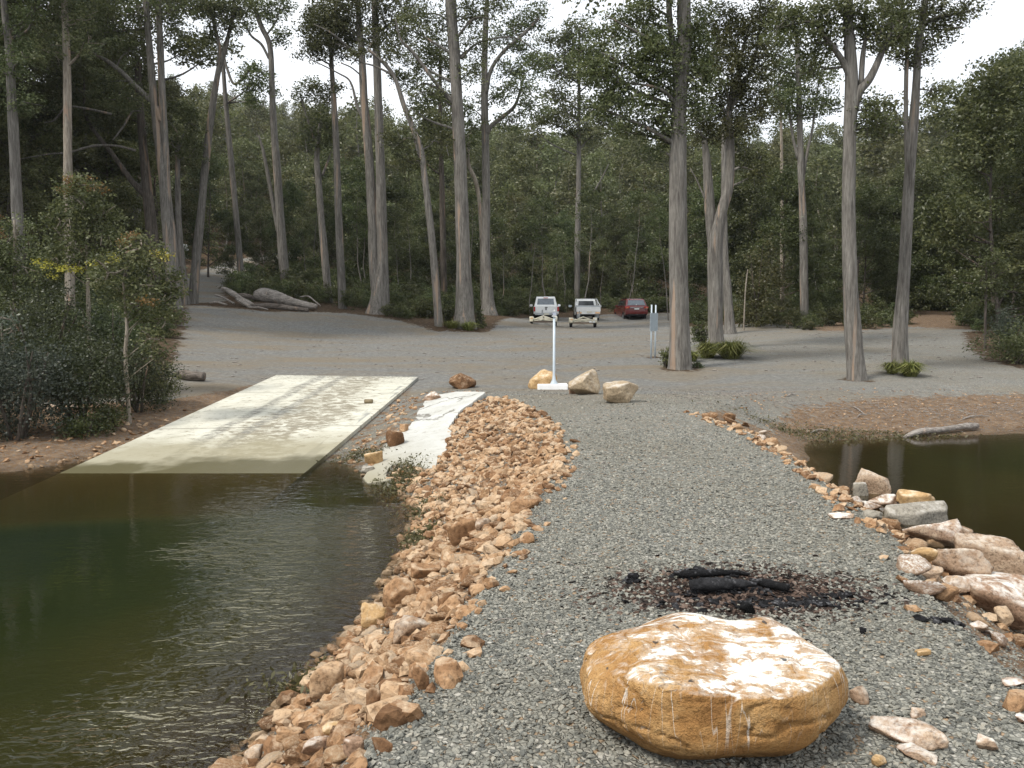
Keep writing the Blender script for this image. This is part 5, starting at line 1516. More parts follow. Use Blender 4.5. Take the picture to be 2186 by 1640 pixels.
# --- left edge
LU = [(60,-90,160,70),(220,-80,160,70),(120,-200,180,80),(300,-160,120,70)]
LV = [(40,-320,200,100),(-120,-220,200,110),(-150,-420,200,110),(220,-330,180,100),(100,-480,220,110)]
T('smooth grey eucalypt at the left frame edge', 35.0, [[(8,0,12),(18,100,16),(26,200,19),(31,320,22),(36,440,23),(42,540,24),(48,690,28)]], [(30,60,55,45),(60,130,50,40),(20,160,45,40),(80,30,45,40),(50,220,45,35)], extra_up=LU[:2] + LV[:3], cover=.55, n=16)
T('straight buff eucalypt clear of branches, rising behind the flowering sapling', 35.0, [[(138,0,13),(141,100,15),(144,240,17),(146,400,19),(148,520,20),(150,680,24)]], [(120,30,50,40),(170,40,50,40),(200,100,45,35),(110,110,45,35)], extra_up=[LU[2], (170,-70,100,60)] + LV[3:], cover=.55, bark='bark_pale', n=16)
T('old twin-topped eucalypt with orange peeling bark and a long dark bough', 45.0, [[(312,0,12),(318,90,14),(326,180,16),(336,280,18),(350,380,22),(358,470,27),(366,560,30),(372,660,34)], [(338,0,12),(342,100,14),(346,200,15),(351,300,17),(356,400,17),(360,480,16)], [(150,112,5),(190,112,7),(228,130,9),(260,155,11),(300,195,13),(330,225,15),(344,260,16)]],
  [(290,40,50,40),(350,40,45,40),(240,30,50,40),(200,70,45,40),(270,100,45,35),(370,20,40,30),(375,60,30,25),(200,40,50,40),(160,80,45,35),(230,170,40,30),(250,200,60,40),(280,210,45,32)], extra_up=[LU[3], LU[1]], cover=.55, n=18, bark='bark',
  dead=[[(150,88,3),(190,78,4),(235,64,4),(290,58,5),(318,50,5)], [(95,262,2),(120,258,3),(150,232,4),(200,238,5),(250,250,5)], [(40,340,2),(100,330,3),(150,325,4),(200,312,5),(250,312,5),(290,322,6)], [(240,300,3),(262,270,4),(280,238,4),(300,236,3)]])
T('stout dark eucalypt with a kinked black limb, left of the orange-barked one', 48.0, [[(292,120,12),(296,200,16),(304,300,18),(314,400,22),(322,480,26),(328,560,28),(330,650,30)], [(180,180,4),(182,245,7),(205,285,9),(240,330,10),(280,385,12),(312,420,14)]], [(180,150,45,40),(230,130,45,40),(140,170,45,40),(250,250,50,35),(200,240,45,35),(300,110,45,35),(290,160,40,35)], bark='bark_dark', leaf='leaf_dark', n=16)
T('grey eucalypt slightly leaning at the shoulder of the orange-barked one', 49.0, [[(378,330,10),(380,420,12),(384,500,14),(390,580,17),(398,655,20)]], [(375,310,40,40),(395,260,40,40),(365,240,40,35),(400,330,35,30)], leaf='leaf_dark', flare=1.09)
# --- in the forest behind, still told apart
T('slim bare eucalypt standing alone before the forest wall beside the utes', 70.0, [[(1237,60,5),(1236,160,6),(1236,280,9),(1235,400,11),(1233,520,13),(1232,640,15)]], [(1235,70,35,30),(1200,90,35,25),(1260,110,35,28),(1195,150,35,28),(1240,165,38,28),(1160,130,32,26),(1290,120,34,28),(1310,210,36,28),(1165,250,30,24),(1300,270,34,22),(1215,115,30,22),(1280,170,35,28),(1185,200,32,25),(1225,225,38,26),(1270,240,38,26),(1200,270,38,24),(1250,285,38,24),(1165,80,22,18),(1180,240,30,22)], cover=1.35, extra_up=[(1230,-10,50,25)], flare=1.09, dead=[[(1155,290,2),(1180,308,3),(1230,330,4)], [(1300,350,2),(1285,380,3),(1268,410,4)]])
T('brown-limbed eucalypt behind the flat, forking into several upright boughs', 46.0, [[(1700,60,8),(1703,160,11),(1706,260,13),(1710,380,15),(1714,470,17),(1716,600,19),(1717,690,22)], [(1745,190,4),(1735,270,5),(1722,330,7),(1713,390,8),(1713,450,7)], [(1683,220,4),(1692,290,6),(1704,340,8)]], [(1690,60,45,40),(1650,130,40,38),(1720,140,40,35),(1690,190,40,35),(1750,170,40,35),(1660,220,38,32),(1735,240,35,30),(1770,215,32,30),(1700,240,30,26)], cover=1.2, extra_up=[(1690,-40,90,50)], flare=1.09)
T('very thin pale eucalypt just left of the brown-limbed one', 52.0, [[(1664,180,5),(1667,280,6),(1668,400,8),(1669,520,10),(1670,690,12)]], [(1650,180,30,30),(1680,170,28,28),(1660,225,28,22)], bark='bark_pale', flare=1.09)
T('grey trunk hidden behind the forked eucalypt, flaring at the foot', 40.0, [[(1545,250,10),(1546,430,13),(1548,540,17),(1553,620,20),(1559,668,28)]], [(1590,320,45,35),(1610,370,45,35),(1570,290,45,35),(1630,340,40,30)], leaf='leaf_dark', flare=1.27)

# --- generic trees, built once each and copied
def grown_tree(H, r0, crown_from, spread, nb, bark, leaf, leaf_size, cover=.8, lean=0.0, droop=.5, clump=(.9, .7)):
    """trunk and crown meshes with their origin at the foot"""
    mb, ml = MB(), MB()
    n = 7
    z = np.linspace(-.3, H * .96, n)
    x = np.cumsum(rng.normal(0, .018 * H, n)) + lean * z; y = np.cumsum(rng.normal(0, .018 * H, n))
    x -= x[0]; y -= y[0]
    P = resample(np.c_[x, y, z, np.linspace(r0 * 1.05, r0 * .14, n)], 4)
    P[:, 3] *= 1 + .5 * np.exp(-np.clip(P[:, 2], 0, None) / (r0 * 2.5))
    limb(mb, P[:, :3], P[:, 3], 8, .08)
    cl = []
    for b in range(nb):
        f = crown_from + (1 - crown_from) * (b + rng.random()) / nb
        i = int(np.clip(f * (len(P) - 1), 1, len(P) - 1))
        a = P[i]
        az = rng.uniform(0, 6.283)
        L = spread * H * (1.15 - .75 * (f - crown_from) / (1 - crown_from + 1e-6)) * rng.uniform(.55, 1.1)
        e = a[:3] + np.array([math.cos(az) * L, math.sin(az) * L, L * rng.uniform(.25, .9)])
        m = (a[:3] + e) / 2 + np.array([0, 0, -.08 * L]) + rng.normal(0, .06, 3) * L
        Q = resample(np.vstack([[*a[:3], a[3] * .6], [*m, a[3] * .35], [*e, .012]]), 4)
        limb(mb, Q[:, :3], np.maximum(Q[:, 3], .012), 6, .06)
        for c_, s_ in ((e, 1.0), ((m + e) / 2 + rng.normal(0, .15, 3) * L, .8)):
            rr = clump[0] * spread * H * .42 * s_ * rng.uniform(.7, 1.2)
            cl.append((c_, (rr, rr, rr * clump[1])))
    cl.append((P[-1, :3], (spread * H * .3,) * 3))
    crown_leaves(ml, cl, leaf_size, cover, .5, droop)
    return mb, ml, bark, leaf

def tree_proto(name, spec, label, cat='tree', group=None, loc=(0, 0, 0)):
    mb, ml, bark, leaf = spec
    t = thing(name, loc, label, cat, group)
    mb.build('trunk', M[bark], t, True); ml.build('crown', M[leaf], t, False)
    return t
def scatter(proto, spots, label, group, jitter=(.85, 1.2)):
    for i, (x, y) in enumerate(spots):
        o = proto if not proto.get('placed') else copy_tree(proto)
        proto['placed'] = 1
        o.location = tuple(on_ground(x, y, -.05))
        s = rng.uniform(*jitter)
        o.rotation_euler = (rng.normal(0, .025), rng.normal(0, .025), rng.uniform(0, 6.283))
        o.scale = (s, s, s * rng.uniform(.92, 1.1))
        tag(o, label, 'tree', group)
    
def spots(L, jit=1.5):
    return [tuple(at_d(x, 680, d)[:2] + rng.normal(0, jit, 2)) for x, d in L]
gA = grown_tree(24, .24, .33, .20, 22, 'bark_dark', 'leaf_dark', .21)
gB = grown_tree(21, .20, .30, .21, 22, 'bark', 'leaf', .20)
gC = grown_tree(26, .26, .40, .18, 20, 'bark', 'leaf_dark', .22)
gD = grown_tree(15, .13, .14, .21, 24, 'bark_dark', 'leaf_olive', .17)
GL = 'tall dark eucalypts of the wood on the left slope'
GR_ = 'tall dark eucalypts of the wood on the right'
LBL = 'tall dark-crowned eucalypt in the dense wood beyond the bushy left bank'
LBR = 'tall dark-crowned eucalypt in the wood behind the red dirt bank'
pa, pb, pc, pd = (tree_proto('forest_tree', s, LBL, 'tree', GL) for s in (gA, gB, gC, gD))
scatter(pa, spots([(-60,42),(70,56),(200,62),(-150,50)]), LBL, GL)
scatter(pb, spots([(20,60),(225,58),(-20,66)]), LBL, GL)
scatter(pc, spots([(-100,36),(130,66),(290,62),(-260,40)]), LBL, GL, (.9, 1.25))
scatter(pd, spots([(80,46),(210,52),(290,56),(0,50),(140,60),(350,66),(-80,46)]), 'bushy olive tree filling the wood beyond the bushy left bank', 'bushy olive trees of the wood on the left slope', (.8, 1.2))
qa, qb, qd = (tree_proto('forest_tree', s, LBR, 'tree', GR_) for s in (grown_tree(19, .17, .18, .20, 24, 'bark_dark', 'leaf_dark', .19), grown_tree(17, .15, .16, .22, 24, 'bark', 'leaf', .18), grown_tree(11, .10, .08, .26, 26, 'bark_dark', 'leaf_dark', .16)))
scatter(qa, spots([(2150,46),(2190,40),(2260,44),(2230,54),(2300,36)], .8), LBR, GR_, (.64, .82))
scatter(qb, spots([(2170,52),(2200,46),(2280,50),(2340,44),(2110,60)], .8), LBR, GR_, (.66, .86))
scatter(qd, spots([(2040,62),(2100,56),(1990,66),(2150,58),(2210,42),(2170,38),(2090,66),(1900,60),(1950,64)], .8), 'low dark bushy tree in the wood behind the red dirt bank', 'low bushy trees of the wood on the right', (.75, 1.1))
mid_d = tree_proto('understorey_tree', grown_tree(10, .09, .10, .25, 24, 'bark_dark', 'leaf_scrub', .17), '', 'tree')
scatter(mid_d, spots([(520,72),(570,76),(640,70),(690,74),(760,70),(850,68),(880,74),(1080,72),(1130,78),(1290,76),(1330,80),(1480,72),(1610,62),(1640,60),(1760,58),(1790,54),(1850,56),(1740,66),(1960,58),(470,74),(1400,80),(1180,80),(1010,70),(950,72),(1560,60),(1680,50)], 1.2), 'dark bushy understorey tree along the forest wall behind the car park', 'understorey trees along the forest wall', (.55, 1.15))
sap = tree_proto('sapling_pole', grown_tree(9, .05, .55, .14, 9, 'bark', 'leaf_scrub', .14), '', 'tree')
scatter(sap, spots([(x, 58 + 14 * rng.random()) for x in np.concatenate([np.linspace(640, 1420, 19), np.linspace(1560, 1800, 7), np.linspace(1860, 2160, 7)])], 1.2), 'thin pale pole of a young tree at the foot of the forest wall', 'young pole trees at the foot of the forest wall', (.6, 1.2))
def drop_unplaced():
    pass

# --- the wooded hill: one mass
hill_col = bpy.data.collections.new("hill_tree_kinds")
kinds = []
for i in range(6):
    mb, ml, bark, leaf = grown_tree(rng.uniform(11, 16), .12, .08 if i < 4 else .35, .165, 20, 'bark_pale' if i % 2 else 'bark', ('leaf_far', 'leaf_olive', 'leaf_far', 'leaf', 'leaf_far', 'leaf_olive')[i], .34, .85)
    o = mb.build('hill_tree_kind', M[bark], None, True)
    nb_ = len(o.data.polygons)
    l = ml.build('hill_leaf_kind', M[leaf], None, False)
    # one mesh with two materials
    bm = bmesh.new(); bm.from_mesh(o.data); k0 = len(bm.faces); bm.from_mesh(l.data)
    bm.faces.ensure_lookup_table()
    for f in bm.faces[k0:]: f.material_index = 1
    me = bpy.data.meshes.new('hill_tree_kind'); bm.to_mesh(me); bm.free()
    me.materials.append(M[bark]); me.materials.append(M[leaf])
    bpy.data.objects.remove(o); bpy.data.objects.remove(l)
    ko = bpy.data.objects.new('hill_tree_kind', me); hill_col.objects.link(ko); kinds.append(ko)

def instances(name, pts, scale, collection):
    """ONE object that draws the kinds of a collection over its points"""
    me = bpy.data.meshes.new(name)
    me.from_pydata([tuple(p) for p in pts], [], [])
    for k_, ty, val in (('sc', 'FLOAT', scale), ('yaw', 'FLOAT', rng.uniform(0, 6.283, len(pts))), ('pick', 'INT', rng.integers(0, len(collection.objects), len(pts)))):
        a = me.attributes.new(k_, ty, 'POINT'); a.data.foreach_set('value', np.asarray(val, dtype=np.float32 if ty == 'FLOAT' else np.int32))
    o = bpy.data.objects.new(name, me); COL.objects.link(o)
    g = bpy.data.node_groups.new(name, 'GeometryNodeTree')
    g.interface.new_socket('Geometry', in_out='INPUT', socket_type='NodeSocketGeometry')
    g.interface.new_socket('Geometry', in_out='OUTPUT', socket_type='NodeSocketGeometry')
    gi, go = g.nodes.new('NodeGroupInput'), g.nodes.new('NodeGroupOutput')
    ip = g.nodes.new('GeometryNodeInstanceOnPoints'); ci = g.nodes.new('GeometryNodeCollectionInfo')
    ci.inputs['Collection'].default_value = collection
    ci.inputs['Separate Children'].default_value = True; ci.inputs['Reset Children'].default_value = True
    ip.inputs['Pick Instance'].default_value = True
    def na(k_, ty):
        x = g.nodes.new('GeometryNodeInputNamedAttribute'); x.data_type = ty; x.inputs['Name'].default_value = k_
        return x.outputs['Attribute']
    cx = g.nodes.new('ShaderNodeCombineXYZ'); g.links.new(na('yaw', 'FLOAT'), cx.inputs[2])
    er = g.nodes.new('FunctionNodeEulerToRotation'); g.links.new(cx.outputs[0], er.inputs[0])
    g.links.new(gi.outputs[0], ip.inputs['Points']); g.links.new(ci.outputs[0], ip.inputs['Instance'])
    g.links.new(na('pick', 'INT'), ip.inputs['Instance Index']); g.links.new(er.outputs[0], ip.inputs['Rotation'])
    g.links.new(na('sc', 'FLOAT'), ip.inputs['Scale']); g.links.new(ip.outputs[0], go.inputs[0])
    md = o.modifiers.new('spread', 'NODES'); md.node_group = g
    return tag(o, kind='stuff')

hp = []
for y in np.arange(72, 300, 5.0):
    st_ = 3.7 if y < 140 else 5.2
    half = min(260, .72 * y + 25)
    for x in np.arange(-half, half, st_):
        hp.append((x + rng.normal(0, 1.5), y + rng.normal(0, 1.6)))
hp = np.array(hp)
keep_ = np.ones(len(hp), bool)
for (ax, ay), (bx, by) in zip(TRACK[:-1], TRACK[1:]):
    ex, ey = bx - ax, by - ay
    t_ = np.clip(((hp[:, 0] - ax) * ex + (hp[:, 1] - ay) * ey) / (ex * ex + ey * ey), 0, 1)
    keep_ &= np.hypot(hp[:, 0] - ax - t_ * ex, hp[:, 1] - ay - t_ * ey) > 4.0
hp = hp[keep_]
hz = ground_h(hp[:, 0], hp[:, 1])
sc_ = np.clip(rng.normal(.95, .2, len(hp)), .5, 1.5) * np.where(hp[:, 1] < 90, .62, 1.0) * np.where(hp[:, 1] < 78, .8, 1)
instances('hillside_forest', np.c_[hp, hz - .2], sc_, hill_col)

# --- undergrowth: one mass of low scrub at the edge of the wood
def bush_mesh(name, rx, rz, n, leaf, size, mat_, twigs=5, aspect=.5, droop=.2, lobes=6):
    ml = MB()
    for i in range(lobes):
        a = rng.uniform(0, 6.283); f = rng.uniform(0, .62)
        c = np.array([math.cos(a) * rx * f, math.sin(a) * rx * f, rz * rng.uniform(.22, .74)])
        P, t_ = clump_points(c, np.array([rx * .52, rx * .52, rz * .42]), n // lobes, .08 * rx + .03, 20, 2.8)
        P[:, 2] = np.abs(P[:, 2])
        V, F = leaf_quads(P, size * rng.uniform(.6, 1.3, len(P)), aspect, droop); ml.add(V, F, np.repeat(t_, 4))
    return ml
scrub_col = bpy.data.collections.new("scrub_kinds")
for i in range(5):
    o = bush_mesh('scrub_kind', rng.uniform(.9, 1.3), rng.uniform(1.1, 1.9), 1500, None, .13, None).build('scrub_kind', M['leaf_scrub' if i % 2 else 'leaf_dark'])
    COL.objects.unlink(o); scrub_col.objects.link(o)
edge = [(395,653,51),(470,648,52),(560,652,51),(660,655,51),(740,662,51),(800,668,52),(870,690,46),(955,690,50),(1070,672,58),(1130,664,64),(1200,664,67),(1300,664,68),(1400,668,66),(1480,690,52),(1560,680,48),(1640,682,48),(1700,702,41.5),(1780,706,40.5),(1850,704,41),(1940,696,44)]
ep = []
for (a, b) in zip(edge[:-1], edge[1:]):
    A_, B_ = at_d(*a)[:2], at_d(*b)[:2]
    for depth in np.arange(.6, 17, 1.15):
        m_ = max(1, int(np.linalg.norm(B_ - A_) / 1.25))
        for k_ in range(m_):
            f = (k_ + rng.random()) / m_
            c = A_ * (1 - f) + B_ * f
            ep.append(c + np.array([rng.normal(0, .35), depth + rng.normal(0, .4)]))
ep += [tuple(at_d(x, 680, d)[:2]) for x, d in zip(rng.uniform(-200, 400, 260), rng.uniform(24, 62, 260))]
ep += [(x, y) for x, y in zip(rng.uniform(-40, -11.5, 170), rng.uniform(15.5, 34, 170))]
ep += [tuple(at_d(x, 680, d)[:2]) for x, d in zip(rng.uniform(2060, 2450, 130), rng.uniform(38, 60, 130))]
ep += [tuple(at_d(x, 680, d)[:2]) for x, d in zip(rng.uniform(1900, 2200, 260), rng.uniform(56, 72, 260))]
ep = np.array(ep)
pk = poly_sd(ep[:, 0], ep[:, 1], PARK)
ok = pk < -.35
for (ax, ay), (bx, by) in zip(TRACK[:-1], TRACK[1:]):
    ex, ey = bx - ax, by - ay
    t_ = np.clip(((ep[:, 0] - ax) * ex + (ep[:, 1] - ay) * ey) / (ex * ex + ey * ey), 0, 1)
    ok &= np.hypot(ep[:, 0] - ax - t_ * ex, ep[:, 1] - ay - t_ * ey) > 2.4
# keep the fallen logs and the flared trunks clear in front
for x, y, d, r in ((560, 640, 50, 5.5), (985, 697, 45, 1.4), (810, 668, 50, 1.4), (640, 650, 50, 3.0)):
    c = at_d(x, y, d)[:2]; ok &= np.hypot(ep[:, 0] - c[0], (ep[:, 1] - c[1] + .6) * 1.6) > r
ep = ep[ok]
back = np.clip(-poly_sd(ep[:, 0], ep[:, 1], PARK), 0, 20)
ss = rng.uniform(.55, 1.0, len(ep)) * (.75 + .05 * back)
instances('undergrowth', np.c_[ep, ground_h(ep[:, 0], ep[:, 1]) - .08], ss, scrub_col)

# --- bushes told apart
def bush(name, px, py, d, rx, rz, n, leaf, size, label, cat='bush', stems=6, group=None, droop=.2, aspect=.5, lobes=7, stem_mat='bark_dark'):
    c = on_ground(*at_d(px, py, d)[:2])
    t = thing(name, c, label, cat, group)
    ml = bush_mesh(name, rx, rz, n, leaf, size, None, lobes=lobes, droop=droop, aspect=aspect)
    ml.build('foliage', M[leaf], t, False)
    mb = MB()
    for _ in range(stems):
        a = rng.uniform(0, 6.283); e = np.array([math.cos(a) * rx * .5, math.sin(a) * rx * .5, rz * rng.uniform(.6, .95)])
        kr = min(1.0, .3 + .5 * rz)
        Q = resample(np.array([[0, 0, -.1, .035 * kr], [*(e * .5 + rng.normal(0, .06, 3) * kr), .025 * kr], [*e, .008 * kr]]) , 4)
        limb(mb, Q[:, :3] + np.array([rng.normal(0, .08), rng.normal(0, .08), 0]) * min(1, rx), Q[:, 3], 6, .1)
    mb.build('stems', M[stem_mat], t, True)
    return t
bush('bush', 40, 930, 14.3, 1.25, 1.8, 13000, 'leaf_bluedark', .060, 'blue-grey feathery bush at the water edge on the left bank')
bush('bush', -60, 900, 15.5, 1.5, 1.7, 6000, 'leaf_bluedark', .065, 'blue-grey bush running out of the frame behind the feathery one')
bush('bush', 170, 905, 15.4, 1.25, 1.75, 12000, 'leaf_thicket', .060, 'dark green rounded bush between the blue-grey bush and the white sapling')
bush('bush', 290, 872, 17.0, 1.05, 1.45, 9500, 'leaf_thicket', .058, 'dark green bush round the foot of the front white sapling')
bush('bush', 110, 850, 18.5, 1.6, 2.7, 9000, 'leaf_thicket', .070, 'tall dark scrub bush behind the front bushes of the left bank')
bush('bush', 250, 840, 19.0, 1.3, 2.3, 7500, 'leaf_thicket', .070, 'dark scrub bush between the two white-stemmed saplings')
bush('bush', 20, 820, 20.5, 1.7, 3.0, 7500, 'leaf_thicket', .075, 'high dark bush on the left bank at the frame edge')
bush('bush', 335, 855, 18.0, .55, .85, 2600, 'leaf_olive', .055, 'small yellow-green bush beside the hollow stump log')
bush('bush', 225, 905, 15.2, .42, .45, 1800, 'leaf_olive', .050, 'low yellow-green shrub in front of the dark bushes on the left bank')
bush('bush', 180, 925, 14.6, .45, .60, 1800, 'leaf_scrub', .050, 'small low shrub beside the blue-grey feathery bush')
bush('bush', 2170, 785, 26.0, 1.5, 1.25, 5200, 'leaf_dark', .085, 'low dark bush creeping over the gravel edge at the right frame side')
bush('bush', 2240, 770, 28.0, 1.9, 2.0, 5200, 'leaf_dark', .09, 'bush running out of the frame above the low dark one')
bush('bush', 2150, 720, 31.0, .9, 1.5, 3000, 'leaf_blue', .085, 'grey-green young bush above the low dark bush at the gravel edge')
bush('bush', 1500, 735, 30.6, .45, 1.1, 2200, 'leaf_scrub', .07, 'upright dark shrub tucked between the two thick grey trunks')
bush('bush', 1420, 782, 24.3, .28, .65, 1100, 'leaf_olive', .055, 'small yellowish shrub against the thick trunk near the sign')
bush('bush', 1490, 783, 24.2, .22, .22, 500, 'leaf_scrub', .05, 'tiny dark shrub at the root of the thick trunk')
bush('bush', 1622, 605, 44.0, 1.6, 4.6, 7000, 'leaf_olive', .14, 'rounded yellow-green wattle bush in front of the forest, behind the forked eucalypt')
bush('bush', 1270, 680, 72.0, 1.6, 6.0, 5200, 'leaf_olive', .20, 'yellow-green wattle bush rising over the scrub behind the utes', stems=8)
def tussock(px, py, r, h, n, label, d=None, leaf='grass'):
    c = ground_at(px, py) if d is None else on_ground(*at_d(px, py, d)[:2])
    mb = MB()
    for _ in range(n):
        a = rng.uniform(0, 6.283); q_ = rng.uniform(0, .35) * r; L = h * rng.uniform(.5, 1.3); sp_ = rng.uniform(.15, 1.45) * r
        o = np.array([math.cos(a) * q_, math.sin(a) * q_, -.02]); w = rng.uniform(.006, .013)
        d_ = np.array([math.cos(a + rng.normal(0, .4)), math.sin(a + rng.normal(0, .4)), 0]); s_ = np.array([-d_[1], d_[0], 0]) * w
        p1 = o + d_ * sp_ * .35 + np.array([0, 0, L * .75]); p2 = o + d_ * sp_ + np.array([0, 0, L * (1.15 - .75 * sp_ / (1.45 * r)) * rng.uniform(.8, 1.1)])
        mb.add(np.array([o - s_, o + s_, p1 + s_, p1 - s_, p2 + s_ * .15, p2 - s_ * .15]), np.array([[0, 1, 2, 3], [3, 2, 4, 5]]), rng.random())
    o = mb.build('grass_tussock', M[leaf]); o.location = tuple(c)
    return tag(o, label, 'grass tussock')
tussock(1905, 798, .36, .36, 420, 'bright green grass tussock left of the slender double-stemmed eucalypt foot')
tussock(1943, 803, .46, .42, 620, 'bright green grass tussock right of the slender double-stemmed eucalypt foot')
tussock(1560, 766, .75, .62, 900, 'wide green grass tussock at the foot of the forked eucalypt')
tussock(1510, 764, .55, .55, 600, 'darker grass tussock between the thick trunk and the forked eucalypt')
tussock(1478, 772, .30, .35, 300, 'small grass tussock close to the thick trunk')
tussock(965, 703, .7, .45, 260, 'low tussock before the leaning and the buttressed trunk', 44.2)
tussock(1000, 706, .8, .5, 300, 'low tussock at the foot of the tall buttressed trunk', 44.0)
bush('bush', 1022, 692, 45.2, .55, 1.0, 1200, 'leaf_dark', .12, 'dark little bush against the buttressed trunk')
bush('bush', 955, 690, 45.6, .7, 1.1, 1400, 'leaf_dark', .12, 'dark little bush between the leaning and the buttressed trunk')

# --- saplings of the left bank
def sapling(label, D, stem, clumps, leaf='leaf', flowers=(), red=(), cover=1.0, base=None):
    t = traced_tree(label, D, [stem], clumps, bark='bark_pale', leaf=leaf, cover=cover, flare=1.07, name='sapling', cat='sapling', leaf_size=.075, n=10, bump=.04, branch=.45)
    b = np.array(t.location)
    k = D / FPX
    for nm, L, mk in (('blossom', flowers, 'flower'), ('red_leaves', red, 'redleaf')):
        if L:
            ml = MB()
            crown_leaves(ml, [(at_d(x, y, D) - np.array([0, rx * k * 1.4, 0]), (rx * k, rx * k * 1.0, ry * k)) for x, y, rx, ry in L],   .05, .5 if nm == 'blossom' else .4, .6, .2)
            ml.build(nm, M[mk], t, False, b)
    return t
sapling('front white-stemmed sapling with an orange foot, its leafy crown over the gravel flat', 15.8, [(262,600,4),(266,650,6),(271,700,7),(268,750,8),(270,800,9),(274,865,11)],
  [(280,540,55,40),(330,560,45,40),(240,580,50,40),(310,610,60,40),(260,630,50,30),(350,620,40,40),(345,680,45,40),(300,655,45,30),(360,650,30,30),(330,720,40,30),(345,760,25,25),(305,520,35,22),(215,600,40,30),(370,600,25,35)], 'leaf', [(335,548,16,14),(358,552,12,12)], [(300,505,20,12),(340,640,25,14),(270,520,16,10)], .75)
sapling('back white-stemmed sapling with yellow blossom across its crown', 18.5, [(180,460,4),(184,520,6),(187,570,8),(188,620,8),(190,690,9),(190,780,10)],
  [(190,430,55,40),(160,470,50,40),(220,460,45,40),(140,520,45,40),(200,510,55,40),(180,400,45,28),(235,510,35,40),(130,470,40,35),(160,560,50,28),(215,560,45,30),(120,560,35,30)], 'leaf', [(110,563,22,10),(145,573,25,12),(170,575,20,12),(205,562,16,12),(255,558,18,12),(265,545,14,12),(125,590,12,8)], [(185,395,30,16),(220,410,22,14),(160,405,20,12)], .85)
sapling('leafy sapling at the left frame edge with reddish tips', 20.0, [(30,470,5),(32,560,8),(30,650,9),(28,800,11)], [(20,500,50,45),(50,540,45,40),(10,570,50,45),(45,600,45,40),(70,580,35,35),(20,640,50,40),(60,650,45,35),(-20,540,50,50)], 'leaf', [], [(8,470,22,16),(20,500,14,10)], .8)
sapling('thin grey sapling rising from the blue-grey bush', 15.2, [(2,690,5),(6,740,6),(13,790,7),(17,860,8)], [(5,680,35,25),(30,700,28,20)], 'leaf_blue', [], [], .6)
traced_tree('reddish young trunk among the dark bushes of the left bank', 21.0, [[(76,600,6),(78,640,8),(80,690,9),(82,780,10)]], [(70,590,30,25),(95,600,25,22)], bark='bark', leaf='leaf_dark', name='sapling', cat='sapling', leaf_size=.08, flare=1.04, n=9)
traced_tree('thin sapling with a reed-like skirt at the gravel edge of the right bank', 31.0, [[(2106,560,5),(2106,620,6),(2104,680,6),(2103,735,7)]], [(2110,560,35,35),(2090,600,30,25),(2125,610,30,25),(2105,640,26,18)], bark='bark_dark', leaf='leaf_dark', name='sapling', cat='sapling', flare=1.04, n=9)
traced_tree('slim pale sapling leaning in the wood behind the right bank', 40.0, [[(2172,560,4),(2168,610,5),(2163,650,6),(2160,690,7)]], [(2170,555,30,25)], bark='bark_pale', leaf='leaf_dark', name='sapling', cat='sapling', flare=1.04, n=8)
traced_tree('thin bare dead sapling before the forest, behind the forked eucalypt', 42.0, [[(1597,575,2),(1594,600,3),(1591,630,3),(1588,690,4)]], [], bark='bark_pale', name='sapling', cat='sapling', flare=1.04, n=7)

# --- fallen wood
def gp_(x, y, d): return at_d(x, y, d)
D_ = 49.5
def fallen(name, pts, label, m='deadwood', n=14, bump=.15, cat='log'):
    P = [np.array(on_ground(*at_d(x, 640, D_ + dd)[:2], h)) for x, dd, h, r in pts]
    return log_obj(name, P, [p[3] for p in pts], M[m], label, cat, n, bump)
fallen('fallen_log', [(546,.2,.62,.30),(565,.1,.66,.42),(590,0,.52,.36),(620,-.3,.38,.28),(650,-.5,.30,.22),(676,-.6,.26,.15)], 'fat pale fallen log tapering away, behind the gravel under the trees')
fallen('fallen_log', [(538,-1.0,.12,.10),(580,-1.1,.16,.17),(620,-1.3,.14,.16),(658,-1.5,.12,.12)], 'dark fallen log lying along the front of the fat pale one', 'deadwood_dark')
fallen('fallen_log', [(473,.3,.95,.06),(482,.2,.92,.13),(500,0,.66,.17),(520,-.4,.34,.17),(540,-.8,.14,.13)], 'grey broken log sloping up to a splintered tip at the wood heap')
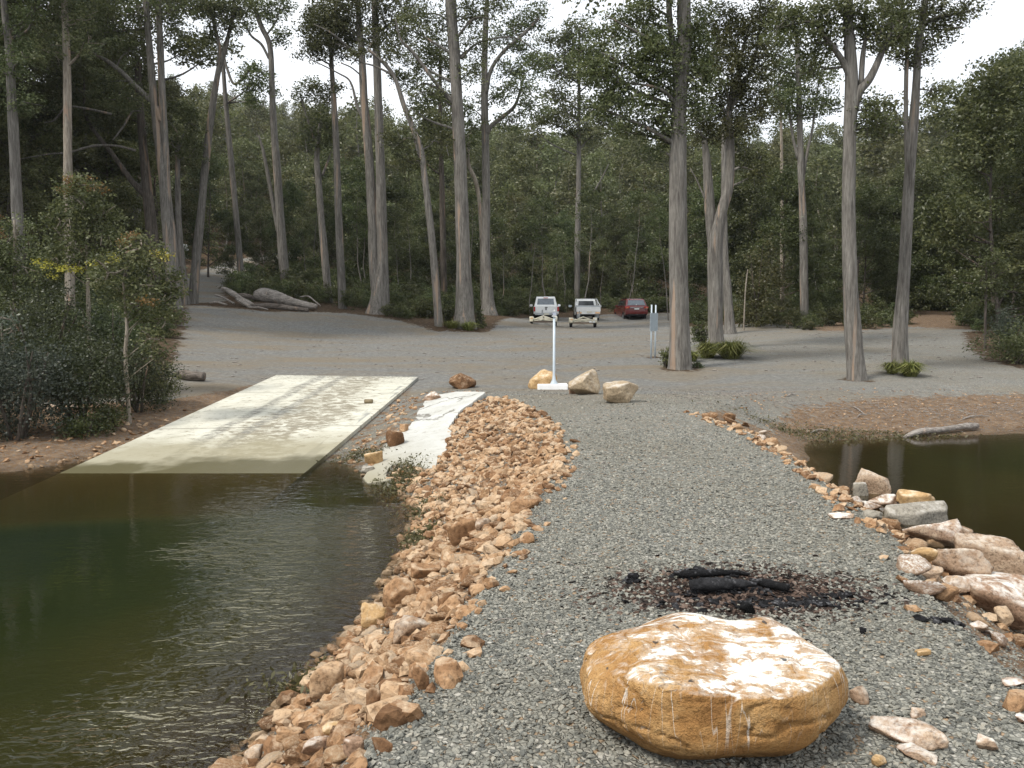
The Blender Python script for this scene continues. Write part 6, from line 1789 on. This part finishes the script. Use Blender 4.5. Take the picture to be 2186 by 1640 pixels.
for i, (pts, lab) in enumerate([([(458,.2,.55,.05),(472,.1,.45,.07),(500,-.5,.15,.06)], 'forked grey branch at the far end of the wood heap'),
    ([(505,-.6,.42,.09),(520,-1,.25,.12),(534,-1.3,.06,.08)], 'thick grey root running down the front of the wood heap'),
    ([(446,-.4,.10,.05),(462,-.6,.20,.06),(484,-.9,.10,.05)], 'low grey stick poking out of the wood heap'),
    ([(498,.2,.60,.10),(518,0,.62,.16),(536,.2,.55,.14),(545,.3,.35,.1)], 'dark tangled root plate beside the fat pale log'),
    ([(640,.2,.62,.03),(658,0,.78,.04),(672,-.2,.55,.04),(684,-.3,.30,.04)], 'thin arched pale branch behind the fallen log tip'),
    ([(528,-1.6,.05,.05),(552,-1.8,.10,.06),(572,-1.9,.05,.04)], 'short pale stick on the ground before the logs')]):
    fallen('branch', pts, lab, 'deadwood_dark' if i in (3,) else 'deadwood', 9, .2, 'branch')
a, b = ground_at(372, 812), ground_at(436, 815)
log_obj('stump_log', [a + (-.1, .5, .10), a + (.05, .3, .13), a * .4 + b * .6 + (0, .05, .13), b + (0, 0, .13)], [.09, .15, .15, .13], M['deadwood_dark'], 'short rotten log with a hollow orange end at the edge of the bushes', 'log', 12, .3)
log_obj('stick', [on_ground(*at_d(30, 700, 21)[:2], 1.0), on_ground(*at_d(60, 690, 21)[:2], 1.1), on_ground(*at_d(95, 700, 21)[:2], .9)], [.03, .035, .025], M['deadwood'], 'pale dead branch caught in the bushes of the left bank', 'branch', 8, .1)
for x in (0,):
    place_rock(100, 160, 860, 885, 'rock_brown', 'brown stone glimpsed under the blue-grey bush', 500, sub=3)

# ------------------------------------------------------------------ the thin air that pales the far hill
bm = bmesh.new()
bm_box(bm, (0, 70, 48), (880, 780, 104))
hm = bpy.data.materials.new('haze'); hm.use_nodes = True
hm.node_tree.nodes.clear()
ho = hm.node_tree.nodes.new('ShaderNodeOutputMaterial'); hv = hm.node_tree.nodes.new('ShaderNodeVolumePrincipled')
hv.inputs['Color'].default_value = (.84, .88, .90, 1)
hv.inputs['Density'].default_value = 0.0002
hv.inputs['Anisotropy'].default_value = 0.2
hm.node_tree.links.new(hv.outputs[0], ho.inputs['Volume'])
hz_ = link_bm('haze', bm, hm)
tag(hz_, kind='stuff')
